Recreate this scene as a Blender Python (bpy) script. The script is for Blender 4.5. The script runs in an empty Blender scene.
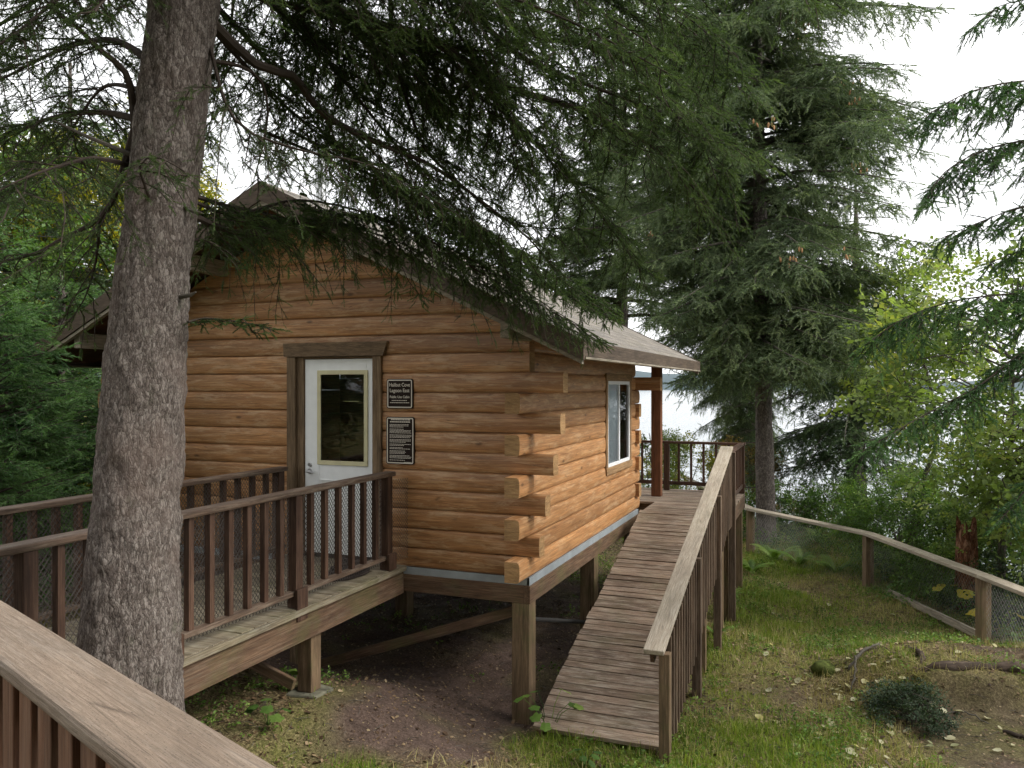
import bpy, math, random
import numpy as np
from mathutils import Vector, Matrix, noise as mnoise
random.seed(7)
RNG = np.random.default_rng(11)
R = math.radians
SC = bpy.context.scene
COL = SC.collection
TH = R(21.7)
CT, ST = math.cos(TH), math.sin(TH)
F = 800.0

def c2w(xc, d, z=0.0):
    """camera ground coordinates (right, forward) -> world (cabin aligned)"""
    return Vector((xc*CT - d*ST, xc*ST + d*CT, z))
def at(px, py, d):
    return c2w((px-512)/F*d, d, (386-py)/F*d)

# ------------------------------------------------------------------ value noise (numpy)
def _hash(ix, iy, iz):
    h = (ix.astype(np.int64)*374761393 + iy.astype(np.int64)*668265263 + iz.astype(np.int64)*2147483647) & 0x7fffffff
    h = ((h ^ (h >> 13))*1274126177) & 0x7fffffff
    return ((h ^ (h >> 16)) & 0xffff)/65535.0
def vnoise(x, y, z=None):
    x = np.asarray(x, float); y = np.asarray(y, float)
    z = np.zeros_like(x) if z is None else np.asarray(z, float)
    ix, iy, iz = np.floor(x), np.floor(y), np.floor(z)
    fx, fy, fz = x-ix, y-iy, z-iz
    fx, fy, fz = [t*t*(3-2*t) for t in (fx, fy, fz)]
    r = 0
    for a in (0, 1):
        for b in (0, 1):
            for c in (0, 1):
                w = (fx if a else 1-fx)*(fy if b else 1-fy)*(fz if c else 1-fz)
                r = r + w*_hash(ix+a, iy+b, iz+c)
    return r*2-1
def fbm(x, y, z=None, o=4):
    r = 0; a = 1.0; s = 1.0
    for k in range(o):
        r = r + a*vnoise(np.asarray(x)*s+17.3*k, np.asarray(y)*s-9.1*k, None if z is None else np.asarray(z)*s+3.7*k)
        a *= .5; s *= 2.03
    return r
def sstep(a, b, x):
    t = np.clip((x-a)/(b-a), 0, 1); return t*t*(3-2*t)

# ------------------------------------------------------------------ materials
def newmat(name):
    m = bpy.data.materials.new(name); m.use_nodes = True
    nt = m.node_tree
    for n in list(nt.nodes): nt.nodes.remove(n)
    out = nt.nodes.new('ShaderNodeOutputMaterial')
    b = nt.nodes.new('ShaderNodeBsdfPrincipled')
    nt.links.new(b.outputs[0], out.inputs[0])
    return m, nt, b, out
def N(nt, typ, **kw):
    n = nt.nodes.new(typ)
    for k, v in kw.items():
        if k.startswith('i_'):
            key = k[2:]
            key = int(key) if key.isdigit() else key.replace('_', ' ')
            n.inputs[key].default_value = v
        else: setattr(n, k, v)
    return n
def ramp(nt, fac, stops):
    r = nt.nodes.new('ShaderNodeValToRGB')
    e = r.color_ramp.elements
    while len(e) < len(stops): e.new(.5)
    for k, (p, c) in enumerate(stops):
        e[k].position = p; e[k].color = (c[0], c[1], c[2], 1) if len(c) == 3 else c
    nt.links.new(fac, r.inputs[0]); return r.outputs[0]
def mixc(nt, fac, a, b, mode='MIX'):
    m = nt.nodes.new('ShaderNodeMix'); m.data_type = 'RGBA'; m.blend_type = mode
    for sock, v in ((m.inputs[0], fac), (m.inputs[6], a), (m.inputs[7], b)):
        if hasattr(v, 'links') or isinstance(v, bpy.types.NodeSocket): nt.links.new(v, sock)
        elif isinstance(v, (int, float)): sock.default_value = v
        else: sock.default_value = (v[0], v[1], v[2], 1)
    return m.outputs[2]
def math_n(nt, op, a, b=None):
    m = nt.nodes.new('ShaderNodeMath'); m.operation = op
    for k, v in enumerate((a, b)):
        if v is None: continue
        if isinstance(v, (int, float)): m.inputs[k].default_value = v
        else: nt.links.new(v, m.inputs[k])
    return m.outputs[0]
def noise_n(nt, vec, scale, detail=4, rough=.55, dist=0):
    n = N(nt, 'ShaderNodeTexNoise'); n.inputs['Scale'].default_value = scale
    n.inputs['Detail'].default_value = detail; n.inputs['Roughness'].default_value = rough
    n.inputs['Distortion'].default_value = dist
    nt.links.new(vec, n.inputs['Vector']); return n.outputs[0]
def bump_n(nt, b, h, strength, dist, prev=None):
    n = N(nt, 'ShaderNodeBump'); n.inputs['Strength'].default_value = strength; n.inputs['Distance'].default_value = dist
    nt.links.new(h, n.inputs['Height'])
    if prev is not None: nt.links.new(prev, n.inputs['Normal'])
    nt.links.new(n.outputs[0], b.inputs['Normal']); return n.outputs[0]

def wood_mat(name, dark, mid, light, rough=.75, pits=.35, checks=0.0, pale=0.0, palecol=(.5, .38, .24), grain=1.0, wear=0.0, wearcol=(.45, .4, .33), var=.35, knots=0.0, spec=.3, green=0.0, bump=.5, stain=.35):
    """grain runs along the x of the 'gc' attribute (each board's own length)"""
    m, nt, b, out = newmat(name)
    at_ = N(nt, 'ShaderNodeAttribute', attribute_name='gc')
    rn = N(nt, 'ShaderNodeAttribute', attribute_name='rnd')
    mp = N(nt, 'ShaderNodeMapping'); mp.inputs['Scale'].default_value = (3.2*grain, 85*grain, 85*grain)
    nt.links.new(at_.outputs['Vector'], mp.inputs[0])
    n1 = noise_n(nt, mp.outputs[0], 1.0, 7, .62, .35)
    mp2 = N(nt, 'ShaderNodeMapping'); mp2.inputs['Scale'].default_value = (1.7, 9, 9)
    nt.links.new(at_.outputs['Vector'], mp2.inputs[0])
    n2 = noise_n(nt, mp2.outputs[0], 1.3, 5, .6, .5)
    c = ramp(nt, n1, [(.30, dark), (.52, mid), (.72, light)])
    mpf = N(nt, 'ShaderNodeMapping'); mpf.inputs['Scale'].default_value = (9*grain, 330*grain, 330*grain)
    nt.links.new(at_.outputs['Vector'], mpf.inputs[0])
    nf = noise_n(nt, mpf.outputs[0], 1.0, 3, .7)
    c = mixc(nt, 1.0, c, ramp(nt, nf, [(.36, (.72,)*3), (.5, (1.0,)*3), (.66, (1.16,)*3)]), 'MULTIPLY')
    f2 = ramp(nt, n2, [(.32, (1-stain,)*3), (.62, (1.12,)*3)])
    c = mixc(nt, 1.0, c, f2, 'MULTIPLY')
    v = ramp(nt, rn.outputs['Fac'], [(0, (1-var, 1-var*1.05, 1-var*1.1)), (1, (1+var*.6, 1+var*.6, 1+var*.55))])
    c = mixc(nt, 1.0, c, v, 'MULTIPLY')
    if knots:
        vo = N(nt, 'ShaderNodeTexVoronoi'); vo.inputs['Scale'].default_value = 1.0
        mp3 = N(nt, 'ShaderNodeMapping'); mp3.inputs['Scale'].default_value = (2.3, 5.5, 5.5)
        nt.links.new(at_.outputs['Vector'], mp3.inputs[0]); nt.links.new(mp3.outputs[0], vo.inputs['Vector'])
        k = ramp(nt, vo.outputs['Distance'], [(0.0, (knots,)*3), (.055, (knots*.75,)*3), (.12, (0,)*3)])
        c = mixc(nt, k, c, (dark[0]*.3, dark[1]*.28, dark[2]*.3))
    mpp = N(nt, 'ShaderNodeMapping'); mpp.inputs['Scale'].default_value = (140, 420, 420)
    nt.links.new(at_.outputs['Vector'], mpp.inputs[0])
    npz = noise_n(nt, mpp.outputs[0], 1.0, 2, .6)
    c = mixc(nt, ramp(nt, npz, [(.60, (0,)*3), (.70, (pits,)*3)]), c, (dark[0]*.35, dark[1]*.35, dark[2]*.35))
    if pale:
        pn = noise_n(nt, mp2.outputs[0], 1.9, 6, .7, .4)
        c = mixc(nt, ramp(nt, pn, [(.50, (0,)*3), (.66, (pale,)*3)]), c, palecol)
    if checks:
        mc = N(nt, 'ShaderNodeMapping'); mc.inputs['Scale'].default_value = (1.3, 26, 26)
        nt.links.new(at_.outputs['Vector'], mc.inputs[0])
        cn = N(nt, 'ShaderNodeTexVoronoi'); cn.feature = 'DISTANCE_TO_EDGE'; cn.inputs['Scale'].default_value = 1.0
        nt.links.new(mc.outputs[0], cn.inputs['Vector'])
        cf = math_n(nt, 'MULTIPLY', ramp(nt, cn.outputs['Distance'], [(0, (checks,)*3), (.035, (0,)*3)]), ramp(nt, n2, [(.45, (0,)*3), (.6, (1,)*3)]))
        c = mixc(nt, cf, c, (dark[0]*.25, dark[1]*.22, dark[2]*.2))
    if wear:
        w = noise_n(nt, mp.outputs[0], .9, 8, .75, .2)
        w2 = noise_n(nt, mp2.outputs[0], 2.2, 5, .7)
        w = math_n(nt, 'MULTIPLY', w, w2)
        wf = ramp(nt, w, [(.24, (0,)*3), (.36, (wear,)*3)])
        c = mixc(nt, wf, c, wearcol)
    if green:
        g = N(nt, 'ShaderNodeNewGeometry')
        gn = noise_n(nt, g.outputs['Position'], 2.7, 5, .65)
        gf = ramp(nt, gn, [(.5, (0,)*3), (.68, (green,)*3)])
        c = mixc(nt, gf, c, (.09, .11, .03))
    nt.links.new(c, b.inputs['Base Color'])
    b.inputs['Roughness'].default_value = rough
    b.inputs['Specular IOR Level'].default_value = spec
    bump_n(nt, b, n1, bump, .004)
    return m

def plain_mat(name, col, rough=.6, metal=0, spec=.5, noise=.15, scale=9, bump=0):
    m, nt, b, out = newmat(name)
    g = N(nt, 'ShaderNodeTexCoord')
    n = noise_n(nt, g.outputs['Object'], scale, 5, .6)
    f = ramp(nt, n, [(.3, (1-noise,)*3), (.7, (1+noise,)*3)])
    c = mixc(nt, 1.0, col, f, 'MULTIPLY')
    nt.links.new(c, b.inputs['Base Color'])
    b.inputs['Roughness'].default_value = rough; b.inputs['Metallic'].default_value = metal
    b.inputs['Specular IOR Level'].default_value = spec
    if bump: bump_n(nt, b, n, bump, .004)
    return m

def leaf_mat(name, cols, trans=.35, rough=.55, clump=1.2, var=.45):
    """cols: dark -> light greens, chosen by a per-leaf random and a clump noise"""
    m, nt, b, out = newmat(name)
    rn = N(nt, 'ShaderNodeAttribute', attribute_name='rnd')
    g = N(nt, 'ShaderNodeNewGeometry')
    n = noise_n(nt, g.outputs['Position'], clump, 3, .6)
    f = math_n(nt, 'ADD', math_n(nt, 'MULTIPLY', n, 1-var), math_n(nt, 'MULTIPLY', rn.outputs['Fac'], var))
    k = len(cols)
    c = ramp(nt, f, [(.28+.46*i/(k-1), cc) for i, cc in enumerate(cols)])
    nt.links.new(c, b.inputs['Base Color'])
    b.inputs['Roughness'].default_value = rough; b.inputs['Specular IOR Level'].default_value = .35
    if trans:
        t = N(nt, 'ShaderNodeBsdfTranslucent')
        nt.links.new(mixc(nt, 1.0, c, (1.15, 1.25, .6), 'MULTIPLY'), t.inputs[0])
        mx = N(nt, 'ShaderNodeMixShader'); mx.inputs[0].default_value = trans
        nt.links.new(b.outputs[0], mx.inputs[1]); nt.links.new(t.outputs[0], mx.inputs[2])
        nt.links.new(mx.outputs[0], out.inputs[0])
    return m

M = {}
M['log'] = wood_mat('honey stained log', (.27, .127, .05), (.42, .207, .084), (.565, .325, .148), rough=.42, grain=.6, knots=.9, var=.3, spec=.4, bump=.3, stain=.2, checks=.6, pale=.55, palecol=(.62, .43, .25))
M['logend'] = wood_mat('cut log end', (.28, .15, .06), (.42, .25, .11), (.56, .37, .2), rough=.7, grain=1.4, knots=0, var=.15)
M['trim'] = wood_mat('weathered trim', (.10, .065, .035), (.19, .125, .07), (.28, .20, .12), knots=.5, var=.15)
M['darktrim'] = wood_mat('dark brown fascia', (.055, .04, .028), (.10, .072, .05), (.15, .11, .08), var=.15)
M['soffit'] = wood_mat('brown soffit boards', (.07, .03, .014), (.12, .05, .022), (.17, .08, .035), var=.25)
M['beam'] = wood_mat('treated beam', (.075, .042, .026), (.14, .082, .048), (.22, .145, .09), knots=.4, var=.15, green=.35, wear=.2, wearcol=(.27, .23, .17))
M['post'] = wood_mat('treated post', (.10, .065, .037), (.18, .12, .068), (.27, .19, .12), knots=.4, var=.12, green=.5)
M['stain'] = wood_mat('dark red brown stained wood', (.045, .022, .014), (.085, .045, .028), (.15, .09, .06), rough=.6, var=.25, wear=.35, wearcol=(.16, .10, .07))
M['railtop'] = wood_mat('worn stained handrail', (.06, .038, .026), (.12, .078, .053), (.2, .14, .10), rough=.6, var=.1, wear=.6, wearcol=(.26, .21, .16))
M['greyrail'] = wood_mat('weathered grey handrail', (.165, .12, .088), (.235, .178, .13), (.30, .235, .18), rough=.7, grain=2.6, pits=.8, checks=.6, stain=.18, var=.1, wear=.15, wearcol=(.5, .45, .38), bump=.7)
M['picket'] = wood_mat('red brown picket', (.10, .045, .025), (.17, .08, .045), (.25, .13, .08), rough=.6, var=.3, wear=.3, wearcol=(.30, .2, .14))
M['deck'] = wood_mat('ramp boards', (.12, .085, .058), (.25, .18, .13), (.39, .30, .225), rough=.7, grain=1.5, pits=.5, checks=.4, var=.3, wear=.8, wearcol=(.44, .38, .30), green=.2, bump=.8, stain=.4)
M['walkdeck'] = wood_mat('walkway boards', (.12, .095, .06), (.22, .18, .12), (.32, .27, .19), rough=.75, var=.2, wear=.5, wearcol=(.36, .33, .26), green=.3)
M['greywood'] = wood_mat('weathered grey wood', (.17, .14, .10), (.31, .265, .2), (.45, .39, .31), rough=.8, var=.15, wear=.4, wearcol=(.46, .43, .37), green=.2)
M['white'] = plain_mat('white door paint', (.86, .87, .85), .45, noise=.04)
M['cream'] = plain_mat('cream glazing frame', (.60, .55, .33), .5, noise=.08)
M['vinyl'] = plain_mat('white vinyl', (.75, .76, .76), .4, noise=.03)
M['curtain'] = plain_mat('pale blue grey curtain', (.5, .56, .6), .8, noise=.06, scale=3)
M['flash'] = plain_mat('galvanised flashing', (.36, .40, .42), .5, metal=.3, noise=.2, scale=4)
M['steel'] = plain_mat('brushed steel', (.6, .6, .6), .3, metal=1, noise=.1)
M['signbrown'] = plain_mat('dark brown sign face', (.02, .012, .009), .6, spec=.12, noise=.08)
M['signcream'] = plain_mat('cream sign paint', (.62, .56, .47), .5, noise=.04)
M['wire'] = plain_mat('rusty wire mesh', (.085, .07, .06), .6, metal=.4, noise=.3)
M['dark'] = plain_mat('dark interior', (.02, .018, .016), .9, noise=.2)
M['rope'] = plain_mat('dark wet rope', (.03, .02, .015), .8, noise=.5, scale=60, bump=1)
M['concrete'] = plain_mat('mossy concrete', (.13, .125, .085), .9, noise=.5, scale=12, bump=.6)
def glass():
    m, nt, b, out = newmat('window glass')
    nt.nodes.remove(b)
    t = N(nt, 'ShaderNodeBsdfTransparent'); t.inputs[0].default_value = (.96, .97, .96, 1)
    g = N(nt, 'ShaderNodeBsdfGlossy'); g.inputs['Roughness'].default_value = .02
    fr = N(nt, 'ShaderNodeFresnel'); fr.inputs[0].default_value = 1.7
    mx = N(nt, 'ShaderNodeMixShader')
    nt.links.new(fr.outputs[0], mx.inputs[0]); nt.links.new(t.outputs[0], mx.inputs[1]); nt.links.new(g.outputs[0], mx.inputs[2])
    nt.links.new(mx.outputs[0], out.inputs[0]); return m
M['glass'] = glass()
M['picket2'] = wood_mat('brown weathered picket', (.065, .042, .027), (.125, .082, .054), (.2, .14, .095), var=.3, wear=.3, wearcol=(.3, .24, .17))
M['fwire'] = plain_mat('galvanised fence wire', (.22, .22, .20), .5, metal=.5, noise=.2)
M['palerail'] = wood_mat('sun bleached handrail', (.26, .21, .155), (.40, .34, .26), (.52, .46, .37), rough=.7, grain=2, pits=.7, checks=.6, stain=.2, var=.1, wear=.3, wearcol=(.6, .55, .46), green=.15, bump=.7)
M['wintrim'] = wood_mat('window trim', (.17, .10, .05), (.27, .165, .08), (.36, .24, .13), knots=.4, var=.15)
M['root'] = wood_mat('dirty root bark', (.03, .02, .015), (.065, .046, .033), (.12, .088, .062), rough=.9, grain=.5, var=.2, bump=1)
M['stain3'] = wood_mat('porch post stain', (.10, .04, .02), (.17, .07, .033), (.23, .11, .055), var=.1)
def roofmat():
    m, nt, b, out = newmat('brown shingles with needle litter')
    g = N(nt, 'ShaderNodeTexCoord')
    n = noise_n(nt, g.outputs['Object'], 3, 6, .7); n2 = noise_n(nt, g.outputs['Object'], 60, 3, .7)
    c = ramp(nt, n2, [(.35, (.12, .105, .09)), (.55, (.21, .19, .165)), (.7, (.34, .31, .28))])
    c = mixc(nt, ramp(nt, n, [(.45, (0,)*3), (.7, (.6,)*3)]), c, (.11, .10, .05))
    sp = N(nt, 'ShaderNodeSeparateXYZ'); nt.links.new(g.outputs['Object'], sp.inputs[0])
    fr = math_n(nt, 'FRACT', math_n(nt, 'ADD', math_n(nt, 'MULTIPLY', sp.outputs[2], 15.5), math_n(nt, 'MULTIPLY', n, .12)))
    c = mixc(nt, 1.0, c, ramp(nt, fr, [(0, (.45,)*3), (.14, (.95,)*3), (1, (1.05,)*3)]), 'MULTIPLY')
    tb = N(nt, 'ShaderNodeTexBrick'); mpb = N(nt, 'ShaderNodeMapping'); mpb.inputs['Rotation'].default_value = (R(90), 0, R(90))
    cb = N(nt, 'ShaderNodeCombineXYZ'); nt.links.new(sp.outputs[1], cb.inputs[0]); nt.links.new(math_n(nt, 'MULTIPLY', sp.outputs[2], 2.27), cb.inputs[1])
    nt.links.new(cb.outputs[0], tb.inputs['Vector']); tb.inputs['Scale'].default_value = 1; tb.inputs['Brick Width'].default_value = .3; tb.inputs['Row Height'].default_value = .1465; tb.inputs['Mortar Size'].default_value = .004
    tb.inputs['Color1'].default_value = (.8, .8, .8, 1); tb.inputs['Color2'].default_value = (1.15, 1.12, 1.1, 1); tb.inputs['Mortar'].default_value = (.5, .5, .5, 1)
    c = mixc(nt, 1.0, c, tb.outputs['Color'], 'MULTIPLY')
    nt.links.new(c, b.inputs['Base Color']); b.inputs['Roughness'].default_value = .9
    bump_n(nt, b, n2, .8, .01); return m
M['roof'] = roofmat()
def barkmat(name, c0, c1, c2, s=1.0, moss=.3, red=None):
    m, nt, b, out = newmat(name)
    g = N(nt, 'ShaderNodeTexCoord')
    mp = N(nt, 'ShaderNodeMapping'); mp.inputs['Scale'].default_value = (1, 1, .42)
    nt.links.new(g.outputs['Object'], mp.inputs[0])
    wv = N(nt, 'ShaderNodeTexNoise'); wv.inputs['Scale'].default_value = 22*s; wv.inputs['Detail'].default_value = 3
    nt.links.new(mp.outputs[0], wv.inputs['Vector'])
    ad = N(nt, 'ShaderNodeVectorMath', operation='MULTIPLY_ADD')
    nt.links.new(wv.outputs[1], ad.inputs[0]); ad.inputs[1].default_value = (.06/s,)*3; nt.links.new(mp.outputs[0], ad.inputs[2])
    vo = N(nt, 'ShaderNodeTexVoronoi'); vo.inputs['Scale'].default_value = 62*s; vo.feature = 'F1'
    nt.links.new(ad.outputs[0], vo.inputs['Vector'])
    vc = N(nt, 'ShaderNodeTexVoronoi'); vc.inputs['Scale'].default_value = 62*s; vc.feature = 'DISTANCE_TO_EDGE'
    nt.links.new(ad.outputs[0], vc.inputs['Vector'])
    n1 = noise_n(nt, mp.outputs[0], 95*s, 6, .8); n2 = noise_n(nt, g.outputs['Object'], 2.2, 4, .6)
    sep = N(nt, 'ShaderNodeSeparateColor'); nt.links.new(vo.outputs['Color'], sep.inputs[0])
    mixf = math_n(nt, 'ADD', math_n(nt, 'MULTIPLY', n1, .85), math_n(nt, 'MULTIPLY', sep.outputs[0], .17))
    c = ramp(nt, mixf, [(.34, c0), (.50, c1), (.64, c2)])
    cr = ramp(nt, vc.outputs['Distance'], [(0, (.5,)*3), (.12, (1,)*3)])
    c = mixc(nt, 1.0, c, cr, 'MULTIPLY')
    if red: c = mixc(nt, ramp(nt, n2, [(.5, (0,)*3), (.68, (.6,)*3)]), c, red)
    if moss:
        n3 = noise_n(nt, g.outputs['Object'], 5.5, 6, .75)
        c = mixc(nt, ramp(nt, n3, [(.58, (0,)*3), (.72, (moss,)*3)]), c, (.13, .15, .09))
    nt.links.new(c, b.inputs['Base Color']); b.inputs['Roughness'].default_value = .92; b.inputs['Specular IOR Level'].default_value = .15
    h = math_n(nt, 'ADD', math_n(nt, 'MULTIPLY', ramp(nt, vc.outputs['Distance'], [(0, (0,)*3), (.2, (1,)*3)]), .35), math_n(nt, 'MULTIPLY', n1, 1.3))
    h = math_n(nt, 'ADD', h, math_n(nt, 'MULTIPLY', sep.outputs[1], .6))
    bump_n(nt, b, h, .8, .008/s)
    return m
M['bark'] = barkmat('scaly spruce bark', (.055, .043, .036), (.14, .115, .099), (.26, .228, .2), 1.15, .35, red=(.15, .11, .09))
M['bark2'] = barkmat('spruce bark', (.075, .06, .055), (.15, .125, .11), (.27, .23, .21), .6, .3)
M['alderbark'] = barkmat('mossy alder bark', (.05, .045, .035), (.10, .09, .07), (.18, .16, .13), .5, .6)
M['deadwood'] = barkmat('silver dead wood', (.16, .15, .14), (.30, .28, .26), (.45, .43, .40), .5, 0)
M['twig'] = plain_mat('dark twig', (.045, .034, .026), .9, spec=.2, noise=.3)
M['twiggrey'] = plain_mat('lichen grey twig', (.09, .08, .065), .9, spec=.2, noise=.4, scale=3)
M['needle'] = leaf_mat('dark spruce needles', [(.032, .053, .02), (.056, .092, .03), (.085, .135, .043), (.13, .185, .06)], .45)
M['needlefar'] = leaf_mat('spruce needles', [(.03, .058, .028), (.055, .098, .042), (.09, .15, .06), (.14, .2, .075)], .3, clump=.8)
M['needleblue'] = leaf_mat('blue green spruce needles', [(.055, .088, .04), (.105, .158, .072), (.175, .235, .11), (.25, .31, .14)], .3, clump=.8)
M['needleyoung'] = leaf_mat('fresh green young spruce needles', [(.025, .07, .02), (.055, .13, .035), (.10, .20, .055), (.16, .28, .085)], .3, clump=1.5)
M['leafalder'] = leaf_mat('alder leaves turning yellow', [(.08, .12, .04), (.15, .21, .06), (.24, .31, .09), (.38, .38, .10)], .5, clump=1.3)
M['leafyellow'] = leaf_mat('yellow autumn leaves', [(.07, .10, .015), (.19, .20, .02), (.34, .30, .025), (.5, .38, .03)], .55, clump=.9)
M['leafbush'] = leaf_mat('green shrub leaves', [(.03, .07, .016), (.065, .13, .026), (.115, .2, .04), (.19, .27, .06)], .4, clump=1.5)
M['leafrust'] = leaf_mat('rusty autumn leaves', [(.06, .05, .02), (.14, .085, .02), (.23, .14, .03), (.30, .22, .06)], .4, clump=1.5)
M['leafdark'] = leaf_mat('dark low shrub leaves', [(.018, .035, .016), (.035, .06, .026), (.065, .10, .038)], .2, clump=3)
M['fern'] = leaf_mat('fern fronds', [(.06, .12, .02), (.11, .2, .035), (.17, .27, .05), (.25, .33, .08)], .4, clump=2)
M['grass'] = leaf_mat('green grass', [(.06, .11, .014), (.14, .21, .026), (.24, .31, .045), (.38, .41, .09)], .4, clump=1.5)
M['drygrass'] = leaf_mat('dry grass', [(.20, .16, .06), (.36, .30, .12), (.48, .42, .2), (.30, .34, .07)], .3, clump=1.3)
M['palefall'] = leaf_mat('pale fallen leaves', [(.25, .26, .13), (.42, .38, .22), (.50, .48, .32), (.45, .40, .14)], .2, clump=4)
M['litter'] = leaf_mat('brown leaf litter', [(.04, .022, .012), (.10, .06, .032), (.2, .13, .07), (.34, .26, .15)], .1, clump=4)
M['maple'] = leaf_mat('yellow broad leaf', [(.4, .33, .03), (.55, .45, .05), (.5, .5, .10)], .4, clump=5)
M['cone'] = plain_mat('orange brown spruce cones', (.35, .19, .08), .7, noise=.35, scale=30)
M['moss'] = plain_mat('green moss', (.07, .085, .022), .95, spec=.1, noise=.6, scale=14, bump=1)
M['redrot'] = barkmat('red rotten wood', (.07, .028, .016), (.17, .07, .035), (.34, .19, .12), .25, 0)

# ------------------------------------------------------------------ object helpers
def tag(o, label=None, cat=None, group=None, kind=None):
    if label: o['label'] = label
    if cat: o['category'] = cat
    if group: o['group'] = group
    if kind: o['kind'] = kind
    return o
def empty(name, loc, label, cat, group=None):
    o = bpy.data.objects.new(name, None); COL.objects.link(o)
    o.location = loc; o.empty_display_size = .2
    return tag(o, label, cat, group)
def link_mesh(name, me, mats, parent=None):
    o = bpy.data.objects.new(name, me); COL.objects.link(o)
    for m in (mats if isinstance(mats, (list, tuple)) else [mats]):
        if m is not None: me.materials.append(M[m] if isinstance(m, str) else m)
    if parent is not None:
        o.parent = parent
        o.matrix_parent_inverse = Matrix.Translation(-parent_loc(parent))
    return o
def parent_loc(p):
    v = Vector(p.location)
    return v if p.parent is None else v      # parts are built in world coordinates, things sit unrotated
class MB:
    """collects primitives; every vertex also gets gc = (along, across, up) and every face a random"""
    def __init__(s): s.v = []; s.f = []; s.gc = []; s.r = []; s.mi = []
    def add(s, vs, fs, gcs, rnd=None, mi=0, off=None):
        b = len(s.v); rnd = random.random() if rnd is None else rnd
        off = (random.uniform(0, 50), random.uniform(0, 9), random.uniform(0, 9)) if off is None else off
        s.v += [tuple(p) for p in vs]
        s.gc += [(g[0]+off[0], g[1]+off[1], g[2]+off[2]) for g in gcs]
        s.f += [tuple(b+i for i in f) for f in fs]; s.r += [rnd]*len(fs); s.mi += [mi]*len(fs)
    def obox(s, c, ax, hs, rnd=None, mi=0, jit=0):
        """c centre, ax three unit vectors (first = grain), hs half sizes"""
        c = Vector(c); vs = []; gs = []
        for a in (-1, 1):
            for b in (-1, 1):
                for d in (-1, 1):
                    p = c+Vector(ax[0])*(a*hs[0])+Vector(ax[1])*(b*hs[1])+Vector(ax[2])*(d*hs[2])
                    if jit: p += Vector([random.uniform(-jit, jit) for _ in range(3)])
                    vs.append(p); gs.append((a*hs[0], b*hs[1], d*hs[2]))
        fs = [(0, 1, 3, 2), (4, 6, 7, 5), (0, 4, 5, 1), (2, 3, 7, 6), (0, 2, 6, 4), (1, 5, 7, 3)]
        det = Vector(ax[0]).cross(Vector(ax[1])).dot(Vector(ax[2]))
        if det < 0: fs = [f[::-1] for f in fs]
        s.add(vs, fs, gs, rnd, mi)
    def box(s, x0, x1, y0, y1, z0, z1, grain='x', rnd=None, mi=0, jit=0):
        X, Y, Z = Vector((1, 0, 0)), Vector((0, 1, 0)), Vector((0, 0, 1))
        c = ((x0+x1)/2, (y0+y1)/2, (z0+z1)/2); h = (abs(x1-x0)/2, abs(y1-y0)/2, abs(z1-z0)/2)
        if grain == 'x': s.obox(c, (X, Y, Z), h, rnd, mi, jit)
        elif grain == 'y': s.obox(c, (Y, Z, X), (h[1], h[2], h[0]), rnd, mi, jit)
        else: s.obox(c, (Z, X, Y), (h[2], h[0], h[1]), rnd, mi, jit)
    def beam(s, p0, p1, w, h, up=(0, 0, 1), rnd=None, mi=0):
        p0 = Vector(p0); p1 = Vector(p1); a = (p1-p0); L = a.length; a.normalize()
        side = Vector(up).cross(a).normalized(); u = a.cross(side)
        s.obox((p0+p1)/2, (a, side, u), (L/2, w/2, h/2), rnd, mi)
    def extr(s, prof, org, a, b, c, L0, L1, rnd=None, mi=0, caps=True, cap_mi=None):
        """profile [(u,v)] in axes b,c extruded along a from L0 to L1; L0/L1 may be functions of (u,v)"""
        n = len(prof); vs = []; gs = []
        f0 = L0 if callable(L0) else (lambda u, v: L0)
        f1 = L1 if callable(L1) else (lambda u, v: L1)
        o = Vector(org); a = Vector(a); b = Vector(b); c = Vector(c)
        for f in (f0, f1):
            for (u, v) in prof:
                l = f(u, v); vs.append(o+a*l+b*u+c*v); gs.append((l, u, v))
        fs = [(i, (i+1) % n, n+(i+1) % n, n+i) for i in range(n)]
        if a.cross(b).dot(c) < 0: fs = [f[::-1] for f in fs]
        rnd = random.random() if rnd is None else rnd
        off = (random.uniform(0, 50), random.uniform(0, 9), random.uniform(0, 9))
        s.add(vs, fs, gs, rnd, mi, off)
        if caps:
            cm = mi if cap_mi is None else cap_mi
            q = [tuple(range(n))[::-1], tuple(range(n, 2*n))]
            if a.cross(b).dot(c) < 0: q = [f[::-1] for f in q]
            s.add(vs, q, [(g[1]*3, g[2]*3, g[0]) for g in gs], rnd, cm, off)
    def tube(s, pts, rad, n=8, rnd=None, mi=0, cap=True):
        pts = [Vector(p) for p in pts]; k = len(pts); vs = []; gs = []; L = 0
        ref = None
        for i, p in enumerate(pts):
            t = (pts[min(i+1, k-1)]-pts[max(i-1, 0)]).normalized()
            if ref is None:
                ref = t.orthogonal().normalized()
            ref = (ref-t*ref.dot(t)).normalized(); q = t.cross(ref)
            r = rad[i] if hasattr(rad, '__len__') else rad
            if i: L += (p-pts[i-1]).length
            for j in range(n):
                an = 2*math.pi*j/n
                vs.append(p+ref*(math.cos(an)*r)+q*(math.sin(an)*r)); gs.append((L, math.cos(an)*r, math.sin(an)*r))
        fs = []
        for i in range(k-1):
            for j in range(n):
                fs.append((i*n+j, i*n+(j+1) % n, (i+1)*n+(j+1) % n, (i+1)*n+j))
        if cap: fs.append(tuple(range(n))[::-1]); fs.append(tuple(range((k-1)*n, k*n)))
        s.add(vs, fs, gs, rnd, mi)
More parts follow.
